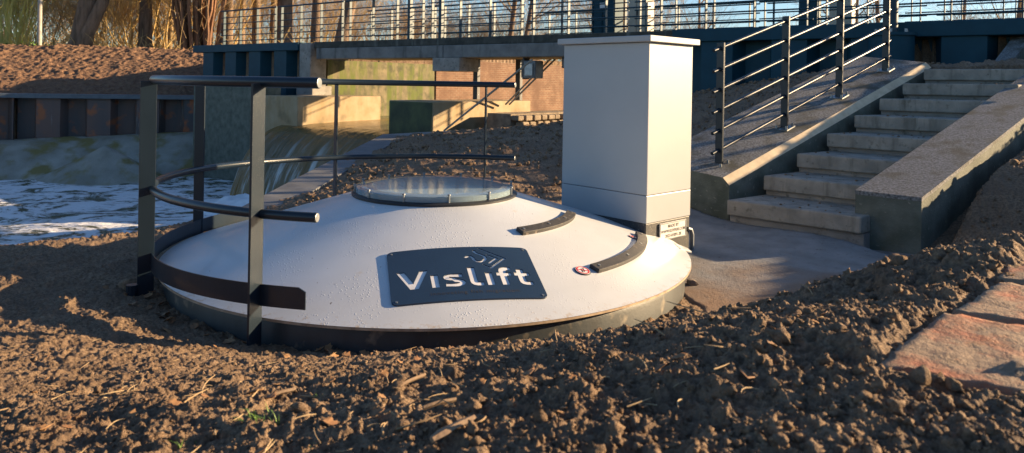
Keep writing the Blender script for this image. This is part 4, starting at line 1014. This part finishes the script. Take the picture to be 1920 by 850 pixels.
# toe board: curved flat strip with a clipped end
mb = MB(); n = 90; a0, a1 = aN3, nm_(azi2(486, 1, 320)); rows = []
for i in range(n+1):
    a_ = a0+(a1-a0)*i/n; p = rpt(a_, 0); zc = .14+.075*((4.9-min(p.y, 4.9))/1.8)**2
    hh = .047; ch = .018 if i == 0 else 0
    rows.append([rpt(a_, zc-hh, RR-.003), rpt(a_, zc+hh-ch, RR-.003), rpt(a_, zc+hh-ch, RR+.003), rpt(a_, zc-hh, RR+.003)])
for i in range(n):
    for j in range(4): mb.add([rows[i][j], rows[i+1][j], rows[i+1][(j+1) % 4], rows[i][(j+1) % 4]], [(0, 1, 2, 3)])
mb.add(rows[0], [(0, 1, 2, 3)]); mb.add(rows[-1], [(0, 1, 2, 3)])
mb.build('toe_board', M['rail'], hr)
# round foot pad behind the hatch
p = rpt(aP[4], .31)
MB().tube([(p.x, p.y, .30), (p.x, p.y, .318)], .11, 28).build('foot_pad', M['dark'], hr, True)

# =================================================================== CABINET
CN = Vector((.90, 4.80, 0)); cl_ = Vector((-.682, .731, 0)); cr_ = Vector((.731, .682, 0))
WL, WR = .765, .515
cb = thing('street_cabinet', (CN+cl_*WL/2+cr_*WR/2), 'tall light grey electrical cabinet with overhanging lid behind the white lid', 'cabinet')
def cbox(mb, a0, a1, b0, b1, z0, z1):
    c = [CN+cl_*a0+cr_*b0, CN+cl_*a1+cr_*b0, CN+cl_*a1+cr_*b1, CN+cl_*a0+cr_*b1]
    mb.hexa([p+Vector((0, 0, z0)) for p in c], [p+Vector((0, 0, z1)) for p in c]); return mb
cbox(MB(), 0, WL, 0, WR, .425, 1.440).build('body', M['cab'], cb, bevel=.006)
cbox(MB(), 0, WL, 0, WR, .24, .4225).build('lower_panel', M['cab'], cb, bevel=.004)
cbox(MB(), .006, WL-.006, .006, WR-.006, .20, 1.435).build('inner_frame', M['dark'], cb)
cbox(MB(), .004, WL-.004, .004, WR-.004, -.3, .236).build('plinth', M['plinth'], cb, bevel=.003)
lid = MB(); o_ = .035
c = [CN+cl_*(-o_)+cr_*(-o_), CN+cl_*(WL+o_)+cr_*(-o_), CN+cl_*(WL+o_)+cr_*(WR+o_), CN+cl_*(-o_)+cr_*(WR+o_)]
lid.hexa([p+Vector((0, 0, 1.442)) for p in c], [p+Vector((0, 0, 1.484)) for p in c]); lid.build('lid', M['cab_lid'], cb, bevel=.005)
cc = CN+cl_*.30+cr_*.2; MB().tube([cc+Vector((0, 0, 1.484)), cc+Vector((0, 0, 1.498))], .04, 16).build('lid_knob', M['dark'], cb, True)
# maker's plate on the plinth
frn = Vector((cr_.y, -cr_.x, 0))   # outward normal of the right face
pc_ = CN + cr_*.30 + Vector((0, 0, .165))
pl_ = MB(); pl_.box(tuple(pc_+frn*.004), cr_, UPV, frn, .155, .058, .004)
mp_ = tag(thing('maker_plate', pc_, 'small silver maker plate riveted on the dark plinth of the grey cabinet', 'nameplate'))
pl_.build('plate', M['plate'], mp_, bevel=.003)
fr = MB()
for sgn in (-1, 1):
    fr.box(tuple(pc_+frn*.0095+Vector((0, 0, .054*sgn))), cr_, UPV, frn, .155, .003, .0012); fr.box(tuple(pc_+frn*.0095+cr_*(.152*sgn)), cr_, UPV, frn, .003, .0505, .0012)
fr.build('plate_frame', M['galv'], mp_)
for i, tx in enumerate(('MADE BY', 'WWW.KUYPERS.COM', '2023-01091-20')):
    sz = .031 if i != 1 else .0285
    text_on(tx, sz, lambda a, b, i=i: pc_ + frn*.0091 + cr_*a + Vector((0, 0, .032-.033*i+b)), 'plate_text', M['ink'], mp_, spacing=1.0, bold=.0005)
# cable duct at the back right
pd = CN+cr_*(WR+.03)
MB().tube([pd+Vector((0, 0, -.2)), pd+Vector((0, 0, .10)), pd-cr_*.02+Vector((0, 0, .14)), pd-cr_*.06+Vector((0, 0, .15))], .014, 10).build('conduit', M['galv'], cb, True)

# =================================================================== SMALL THINGS ON THE GROUND
def gh(x, y): a = np.array([x], float); b = np.array([y], float); return float((macro(a, b)+detail(a, b))[0])
# stone by the rim
def rock(x, y, r, label, mtl, z=None, nm='stone'):
    v = IV.copy(); v = v*(1+.22*np.sin(v @ RNG.normal(size=3)*2.5))[:, None]*(1+.06*RNG.normal(size=(len(v), 1)))*np.array([1, .8, .7])*r
    mb = MB(); mb.add((v+np.array([x, y, (gh(x, y) if z is None else z)+r*.45])).tolist(), [tuple(f) for f in IF.tolist()])
    return tag(mb.build(nm, mtl, None, True), label, 'stone')
p = atz(1296, 528, -.03); rock(p.x, p.y, .036, 'brown stone lying against the right rim of the white lid', M['stone'], -.06)
p = atz(245, 540, 0.0); rock(p.x, p.y, .075, 'dark lump of earth beside the leftmost rail post', M['clod'], -.02, 'earth_lump')
# green glass shard by the first step
p = atz(1415, 411, .06); mb = MB(); mb.hexa([(p.x-.04, p.y-.02, .05), (p.x+.045, p.y-.025, .05), (p.x+.03, p.y+.03, .05), (p.x-.03, p.y+.025, .05)], [(p.x-.03, p.y-.01, .075), (p.x+.03, p.y-.02, .095), (p.x+.03, p.y+.02, .09), (p.x-.02, p.y+.02, .07)])
m, t, bs = new_mat('green_plastic'); bs.inputs['Base Color'].default_value = (.01, .35, .12, 1); bs.inputs['Roughness'].default_value = .3
tag(mb.build('litter_scrap', m), 'bright green scrap of litter at the foot of the steps', 'litter')
# leaves: uncountable litter
def leaf_field(n, gen, name, m, smin, smax):
    V = []; Fs = []; k = 0; xs, ys_ = gen(n); zs = macro(xs, ys_)+detail(xs, ys_)
    for i in range(len(xs)):
        s = RNG.uniform(smin, smax); a = RNG.rand()*6.28; pts = []
        nn = 7; cr = RNG.uniform(.2, .7); tl = RNG.uniform(-.5, .5, 2)
        for j in range(nn+1):
            t = j/nn; wd = s*.36*math.sin(math.pi*min(1, t*1.05+.02))**.8*(1+.3*math.sin(t*17+i)); zc = s*cr*(t-.5)**2
            for sg in (-1, 0, 1): pts.append(((t-.5)*s, sg*wd, zc + abs(sg)*wd*.5 ))
        pts = np.array(pts); ca, sa = math.cos(a), math.sin(a)
        pts = np.stack([pts[:, 0]*ca-pts[:, 1]*sa, pts[:, 0]*sa+pts[:, 1]*ca, pts[:, 2]+pts[:, 0]*tl[0]+pts[:, 1]*tl[1]], 1)
        V.append(pts+np.array([xs[i], ys_[i], zs[i]+.006]))
        f = []
        for j in range(nn):
            for q in (0, 1): f.append((k+j*3+q, k+j*3+3+q, k+j*3+4+q, k+j*3+1+q))
        Fs.append(np.array(f)); k += len(pts)
    o = np_mesh(name, np.concatenate(V), np.concatenate(Fs), m, 'stuff'); md = o.modifiers.new('thick', 'SOLIDIFY'); md.thickness = .0008; return o
def g1(n):
    a = RNG.uniform(-75, 20, n); r_ = 1.62+np.abs(RNG.normal(0, .09, n)); return CX+r_*np.sin(np.radians(a)), CY-r_*np.cos(np.radians(a))
leaf_field(60, g1, 'fallen_leaves', M['leaf'], .03, .06)
def g3(n):
    x = RNG.uniform(1.3, 2.9, n); y = RNG.uniform(3.8, 6.0, n); return x, y
leaf_field(26, g3, 'pad_leaves', M['leaf'], .02, .045)
def g2(n):
    y = 1/RNG.uniform(1/3.1, 1/.9, n); x = RNG.uniform(-.7, .45, n)*y; return x, y
leaf_field(90, g2, 'leaf_litter', M['leaf'], .010, .028)
# straws and twigs: uncountable
def straws(n, gen, name, m, lmin, lmax, r_=.0012):
    mb = MB(); xs, ys_ = gen(n); zs = macro(xs, ys_)+detail(xs, ys_)
    for i in range(len(xs)):
        Ls = RNG.uniform(lmin, lmax); a = RNG.rand()*6.28; up = RNG.uniform(-.1, .5); bd = RNG.normal()*.35; pts = []
        for j in range(5):
            t = j/4; aa = a+bd*t; pts.append((xs[i]+math.cos(aa)*Ls*t, ys_[i]+math.sin(aa)*Ls*t, zs[i]+.008+up*Ls*t-.5*up*Ls*t*t))
        mb.tube(pts, [r_, r_*1.1, r_, r_*.8, r_*.5], 5)
    o = mb.build(name, m, None, True); o['kind'] = 'stuff'; return o
straws(110, g2, 'straw_litter', M['straw'], .008, .045, .0008)
straws(40, g2, 'twig_litter', M['twig_d'], .02, .08, .0012)
# wood chips
def chip(u, v, L_, w_, label):
    mid = None
    for Yt in np.arange(.6, 4, .01):
        p_ = aty(u, v, Yt)
        if p_.z < gh(p_.x, p_.y)+.004: mid = p_; break
    if mid is None: return
    a = R(20+RNG.rand()*30); d_ = Vector((math.cos(a), math.sin(a), .08)); n_ = Vector((-math.sin(a), math.cos(a), 0))
    mb = MB(); N = 8; rows = []
    for j in range(N+1):
        t = j/N; ww = w_*(.35+.65*math.sin(math.pi*(.12+.8*t)))*(1+.2*math.sin(9*t)); c_ = mid+d_*((t-.5)*L_)+Vector((0, 0, .007+.0015*math.sin(4*t)))
        rows.append([c_-n_*ww, c_-n_*ww*.2+Vector((0, 0, .003)), c_+n_*ww, c_-Vector((0, 0, .004))])
    for j in range(N):
        for q in range(4): mb.add([rows[j][q], rows[j+1][q], rows[j+1][(q+1) % 4], rows[j][(q+1) % 4]], [(0, 1, 2, 3)])
    mb.add(rows[0], [(0, 1, 2, 3)]); mb.add(rows[-1], [(0, 1, 2, 3)])
    return tag(mb.build('wood_chip', M['chip']), label, 'wood chip', 'wood chips on the soil')
chip(770, 722, .065, .004, 'long pale wood chip in the soil below the white plaque side')
chip(525, 745, .055, .006, 'brown wood chip in the soil below the foremost rail post')
chip(825, 765, .05, .003, 'forked straw-coloured chip right of the grass tuft')
chip(850, 812, .07, .008, 'broad brown chip near the bottom edge of the photo')
# grass tufts
def tuft(u, v, n, h_, label, m=None):
    mid = None
    for Yt in np.arange(.6, 30, .01):
        p_ = aty(u, v, Yt)
        if p_.z < gh(p_.x, p_.y)+.003: mid = p_; break
    if mid is None: print('no tuft', u, v); return
    t_ = MB()
    for i in range(n):
        a = RNG.rand()*6.28; l = h_*RNG.uniform(.5, 1.1); ln = RNG.uniform(.3, 1.1); b0 = mid+Vector((RNG.normal()*h_*.3, RNG.normal()*h_*.3, -.006)); wv = Vector((-math.sin(a), math.cos(a), 0))*h_*.045
        ps = [b0+Vector((math.cos(a), math.sin(a), 0))*(ln*l*t*t)+Vector((0, 0, l*(t-.35*t*t*ln))) for t in (0, .33, .66, 1)]
        for j in range(3):
            w0, w1 = wv*(1-j*.3), wv*(1-(j+1)*.3)
            t_.add([ps[j]-w0, ps[j]+w0, ps[j+1]+w1, ps[j+1]-w1], [(0, 1, 2, 3)])
    return tag(t_.build('grass_tuft', m or M['grass']), label, 'grass tuft', 'tufts of green in the soil')
tuft(490, 790, 16, .035, 'largest bright green grass tuft in the lit soil')
tuft(520, 783, 6, .025, 'small grass tuft just right of the largest one')
tuft(335, 832, 12, .022, 'low grass tuft near the bottom left of the photo')
tuft(598, 745, 6, .018, 'tiny green sprout below the foremost rail post')
tuft(1489, 634, 10, .016, 'yellow-green sprout on the dark soil heap')
tuft(588, 838, 8, .014, 'small sprout at the bottom edge below the dome')
tuft(842, 241, 0, .1, '') if False else None

# =================================================================== TREES AND SHRUBS BEYOND
def limb(mb, p, d, L_, r, depth, spread, kids, minr=.004, gn=None):
    n = 4; pts = [p]; rs = [r]; q = Vector(p); dd = Vector(d)
    for i in range(n):
        dd = (dd + Vector((random.gauss(0, .10), random.gauss(0, .10), random.gauss(.02, .06)))).normalized()
        q = q + dd*(L_/n); pts.append(q.copy()); rs.append(max(minr, r*(1-.55*(i+1)/n)))
    mb.tube(pts, rs, 7 if r > .05 else (5 if r > .02 else 3), cap=False)
    if depth <= 0: return
    for k in range(kids):
        t = random.uniform(.25, 1.0); i = min(int(t*n), n-1); b = pts[i].lerp(pts[i+1], t*n-i)
        ax = Vector((random.gauss(0, 1), random.gauss(0, 1), random.gauss(.25, .6))).normalized()
        nd_ = (dd*(1-spread)+ax*spread).normalized()
        limb(mb, b, nd_, L_*random.uniform(.45, .72), max(minr, rs[i]*random.uniform(.4, .6)), depth-1, spread, kids)
def tree(loc, r, H, lean, mtrunk, label, twigm=None, kids=5, depth=3, flare=1.35, low=.25, split=False):
    t_ = thing('bare_tree', loc, label, 'tree', 'bare trees beyond the river')
    mb = MB(); L0 = Vector(loc)-Vector((0, 0, .3)); pts = []; rs = []; n = 12; d = Vector((lean[0], lean[1], 1))
    for i in range(n+1):
        t = i/n; pts.append(L0+Vector((lean[0]*H*t+.10*r*math.sin(5*t), lean[1]*H*t, H*t))); rs.append(r*(flare if i == 0 else 1)*(1-.6*t)*(1+.08*random.random()))
    mb.tube(pts, rs, 14)
    if split:
        mb.tube([L0+Vector((.25*r, -.3*r, .1)), L0+Vector((.9*r, -.3*r, H*.12)), L0+Vector((2.2*r, 0, H*.3)), L0+Vector((4*r, 0, H*.7))], [r*.75, r*.6, r*.5, r*.2], 12)
    mb.build('trunk', mtrunk, t_, True)
    cr = MB()
    for k in range(11):
        i = random.uniform(low, .98)*n; j = int(i); b = pts[j].lerp(pts[min(j+1, n)], i-j)
        a = random.random()*6.28; limb(cr, b, (math.cos(a)*.8, math.sin(a)*.8, .75), H*random.uniform(.2, .42), rs[j]*.35, depth, .5, kids)
    cr.build('crown', twigm or M['twig_d'], t_)
    return t_
def tz(u, Y): 
    a, _ = ray(u, 95); return a*Y
def shrub_mesh(n, H, sp, depth, kids, r=.012, ups=.25):
    mb = MB()
    for i in range(n):
        a = random.random()*6.28; rr_ = sp*.35*random.random()
        limb(mb, Vector((math.cos(a)*rr_, math.sin(a)*rr_, -.1)), (math.cos(a)*ups*random.random()*2, math.sin(a)*ups*random.random()*2, 1), H*random.uniform(.6, 1), r*random.uniform(.6, 1.3), depth, .42, kids, .0035)
    return mb
big = [(147, 27, .40, 7, (.12, .05), 'thick two-stemmed bare tree right of the grey pole', M['bark'], True),
       (272, 29, .26, 9, (-.01, 0), 'dark upright trunk left of the shaggy multi-stemmed tree', M['bark'], False),
       (532, 30, .35, 11, (.0, 0), 'widest dark trunk seen through the left bridge railing', M['bark'], False),
       (590, 30, .22, 10, (.02, 0), 'dark trunk between the widest one and the leaning one', M['bark'], False),
       (633, 29, .30, 9, (.17, 0), 'dark trunk leaning right behind the bridge railing', M['bark'], False),
       (427, 31, .20, 11, (0, 0), 'leftmost trunk behind the bridge railing', M['bark'], False),
       (452, 33, .15, 11, (.01, 0), 'slim trunk second from the left behind the bridge railing', M['bark'], False),
       (480, 32, .19, 10, (-.01, 0), 'brown trunk third from the left behind the bridge railing', M['bark'], False),
       (510, 34, .15, 10, (.01, 0), 'slim trunk just left of the widest one behind the railing', M['bark'], False),
       (318, 31, .10, 9, (.02, 0), 'pale slim tree just left of the shaggy tree', M['bark_y'], False),
       (296, 33, .09, 9, (-.02, 0), 'pale slim tree right of the dark upright trunk', M['bark_y'], False),
       (950, 40, .16, 9, (.10, 0), 'thin dark tree behind the middle of the bridge', M['bark'], False),
       (975, 38, .13, 8, (.16, 0), 'thin tree leaning right beside the blue cabinet', M['bark'], False),
       (1165, 48, .14, 10, (.02, 0), 'distant bare tree behind the grey street cabinet', M['bark'], False),
       (1310, 60, .15, 9, (0, 0), 'far bare tree right of the grey street cabinet', M['bark'], False),
       (1600, 52, .20, 10, (.03, 0), 'bare tree behind the top of the stair railing', M['bark'], False),
       (1650, 50, .18, 9, (-.05, 0), 'bare tree left of the tall blue mast', M['bark'], False),
       (1800, 56, .17, 9, (.05, 0), 'distant bare tree right of the blue mast', M['bark'], False),
       (1900, 44, .20, 9, (.08, 0), 'bare tree at the right edge behind the railing', M['bark'], False)]
for (u, Y, r_, H, ln, lab, mm_, spl_) in big:
    tree((tz(u, Y), Y, 2.12), r_, H, ln, mm_, lab, M['twig'] if u < 420 else M['twig_d'], 5 if Y > 35 else 4, 3, split=spl_, low=.12 if Y > 35 else .3)
# shaggy multi-stemmed tree
t_ = thing('coppiced_tree', (tz(375, 28), 28, 2.1), 'shaggy reddish multi-stemmed coppiced tree above the bank', 'tree')
mb = MB(); b0 = Vector((tz(375, 28), 28, 1.9)); random.seed(3)
for k in range(46):
    a = random.random()*6.28; q = random.random()**.5*.62; s0 = b0+Vector((math.cos(a)*q, math.sin(a)*q, 0)); pts = [s0]; ln = q*.28
    for i in range(6): pts.append(s0+Vector((math.cos(a)*ln*(i+1)*.9+random.gauss(0, .05), math.sin(a)*ln*(i+1)*.9, (i+1)*.9)))
    mb.tube(pts, [.09, .07, .06, .05, .045, .035, .02], 6)
mb.build('stems', mat('reddish_bark', (.26, .135, .07), (.13, .07, .04), 4, .9, 14, 1, .03, stretch=(1, 1, .15)), t_, True)
mb = MB()
for k in range(90): 
    a = random.random()*6.28; q = random.random()*.9
    limb(mb, b0+Vector((math.cos(a)*q, math.sin(a)*q, random.uniform(.2, 5))), (math.cos(a), math.sin(a), 1.2), random.uniform(.5, 1.5), .015, 1, .5, 4)
mb.build('crown', M['twig_d'], t_)
# shrub prototypes
random.seed(5)
protos = [('bare_shrub', shrub_mesh(26, 4.6, 2.6, 3, 4, .020, .5), M['twig'], 'golden twiggy bare shrub'),
          ('bare_shrub', shrub_mesh(24, 3.6, 2.8, 3, 4, .017, .65), M['twig_d'], 'brown tangled bare shrub'),
          ('willow_shrub', shrub_mesh(60, 3.4, 1.8, 1, 3, .014, .12), M['twig_y'], 'yellow-stemmed willow shrub')]
pm_ = []
for nm, mb_, mm_, lb in protos:
    o = mb_.build(nm, mm_, None, org=(0, 0, 0)); pm_.append((o, lb)); 
places = [(8, 27.5, 2, 'at the left edge beside the grey pole'), (38, 28.5, 2, 'just left of the grey pole'), (100, 30, 1, 'between the grey pole and the two-stemmed tree'), (20, 33, 1, 'behind the willows at the left edge'), (60, 35, 0, 'behind the grey pole'),
          (185, 30, 0, 'just right of the two-stemmed tree'), (215, 31.5, 0, 'midway between the two-stemmed tree and the dark upright trunk'), (245, 30, 0, 'just left of the dark upright trunk'), (300, 30.5, 0, 'left of the shaggy tree'), (335, 32, 0, 'behind the shaggy tree on its left'), (400, 33, 0, 'right of the shaggy tree'),
          (440, 36, 0, 'behind the leftmost slim trunks'), (500, 37, 0, 'left behind the widest dark trunk'), (560, 37, 0, 'right behind the widest dark trunk'), (615, 38, 0, 'behind the leaning dark trunk'), (680, 40, 1, 'behind the second railing panel'), (740, 42, 1, 'behind the grey notice board'),
          (800, 44, 1, 'right of the grey notice board'), (870, 46, 1, 'behind the middle of the bridge railing'), (930, 46, 1, 'left behind the blue cabinet'), (990, 48, 0, 'behind the blue cabinet'), (1130, 46, 0, 'behind the left of the grey street cabinet'), (1190, 48, 0, 'behind the right of the grey street cabinet'), (1240, 52, 1, 'right of the grey street cabinet'),
          (150, 36, 0, 'behind the two-stemmed tree'), (230, 38, 1, 'in the second row left of the dark upright trunk'), (290, 38, 0, 'in the second row behind the dark upright trunk'), (370, 39, 1, 'in the second row behind the shaggy tree'), (80, 40, 1, 'in the second row behind the pole'), (1560, 54, 1, 'behind the top of the stair railing'), (1880, 50, 1, 'near the right edge behind the railing')]
first = [True]*3
for (u, Y, k, wh) in places:
    src, lb = pm_[k]
    if first[k]: o = src; first[k] = False
    else: o = src.copy(); COL.objects.link(o)
    o.location = (tz(u, Y), Y, 2.1 if Y < 62 else 2.0); o.rotation_euler.z = random.random()*6.28
    s = random.uniform(.85, 1.25); o.scale = (s, s, s*random.uniform(.85, 1.1))
    tag(o, lb + ' ' + wh, 'shrub', 'shrubs beyond the river')
# undergrowth mass at the foot of the wood
random.seed(9); ug = MB()
for k in range(900):
    Y = random.uniform(26.5, 34); x_ = random.uniform(-.71, -.13)*Y
    dp_ = (Y-20.2)-(x_+13.7)*.30
    zb_ = min(2.15, .52+.30*max(dp_, 0))
    if dp_ < 5.6: continue
    a = random.random()*6.28; l = random.uniform(.3, 1.3); q = [Vector((x_, Y, zb_-.05))]
    dd = Vector((math.cos(a)*random.uniform(.2, 1.2), math.sin(a)*.5, 1)).normalized()
    for i in range(3): dd = (dd+Vector((random.gauss(0, .25), random.gauss(0, .25), -.12))).normalized(); q.append(q[-1]+dd*l/3)
    ug.tube(q, [.009, .008, .006, .004], 3, cap=False)
o = ug.build('undergrowth', M['twig'], None); o['kind'] = 'stuff'
# far belt of woodland
random.seed(12); fb = MB()
for k in range(700):
    Y = random.uniform(80, 110); x_ = random.uniform(-.75, .75)*Y; H = random.uniform(2.5, 7) * (1.0 if x_ < 0 else .75)
    q = [Vector((x_, Y, 1.9))]; dd = Vector((random.gauss(0, .12), 0, 1))
    for i in range(3): q.append(q[-1]+(dd+Vector((random.gauss(0, .12), 0, 0)))*H/3)
    fb.tube(q, [.12, .09, .06, .03], 3, cap=False)
    for j in range(6):
        b = q[1].lerp(q[3], random.random()); fb.tube([b, b+Vector((random.gauss(0, 1.2), 0, random.uniform(.4, 1.6)))], [.04, .02], 3, cap=False)
o = fb.build('far_wood', M['twig_d'], None); o['kind'] = 'stuff'
# grey pole on the bank
x_ = tz(74, 25.5); tag(MB().tube([(x_, 25.5, 1.6), (x_-.02, 25.5, 9)], [.075, .055], 14).build('lamp_pole', mat('weathered_pole', (.36, .33, .29), (.26, .24, .21), 6, .6)), 'plain grey pole standing on the left bank', 'pole')
# leafy clump at its foot
random.seed(4); mb = MB()
for k in range(420):
    c = Vector((x_+random.gauss(0, .38), 25.4+random.gauss(0, .2), 1.98+abs(random.gauss(0, .12)))); a = Vector((random.gauss(0, 1), random.gauss(0, 1), random.gauss(0, .6))).normalized()*.055; b = a.cross(Vector((random.random(), random.random(), 1))).normalized()*.035
    mb.add([c-a, c-b, c+a, c+b], [(0, 1, 2, 3)])
tag(mb.build('leafy_clump', M['grass']), 'bright green leafy clump at the foot of the grey pole', 'plant')

# van beyond the railing
vx, vy = aty(1742, 40, 40).x, 40.0
vn = thing('parked_van', (vx, vy, 2.0), 'pale blue van parked beyond the railing right of the blue mast', 'van')
vb = mat('van_blue', (.25, .42, .60), (.22, .38, .55), 3, .35)
mb = MB(); prof = [(-1.5, .35), (1.5, .35), (1.5, 1.0), (1.15, 1.15), (.75, 1.85), (-1.45, 1.9), (-1.5, 1.0)]
vs = [(vx+a, vy-.85, 2.0+b) for a, b in prof] + [(vx+a, vy+.85, 2.0+b) for a, b in prof]; n = len(prof)
mb.add(vs, [tuple(range(n)), tuple(range(2*n-1, n-1, -1))] + [(i, (i+1) % n, n+(i+1) % n, n+i) for i in range(n)]); mb.build('body', vb, vn, bevel=.06)
glass = mat('dark_glass', (.03, .04, .05), None, 4, .1)
for a, b in ((.05, .7), (-.75, -.05), (-1.38, -.85)):
    mb = MB(); mb.abox(vx+a, vx+b, vy-.865, vy-.853, 3.15, 3.65); mb.build('window', glass, vn)
for a in (-.95, .95):
    w_ = MB().tube([(vx+a, vy-.87, 2.33), (vx+a, vy-.62, 2.33)], .33, 22).build('wheel', M['dark'], vn, True)
    MB().tube([(vx+a, vy-.885, 2.33), (vx+a, vy-.872, 2.33)], .19, 18).build('rim', M['galv'], w_, True)
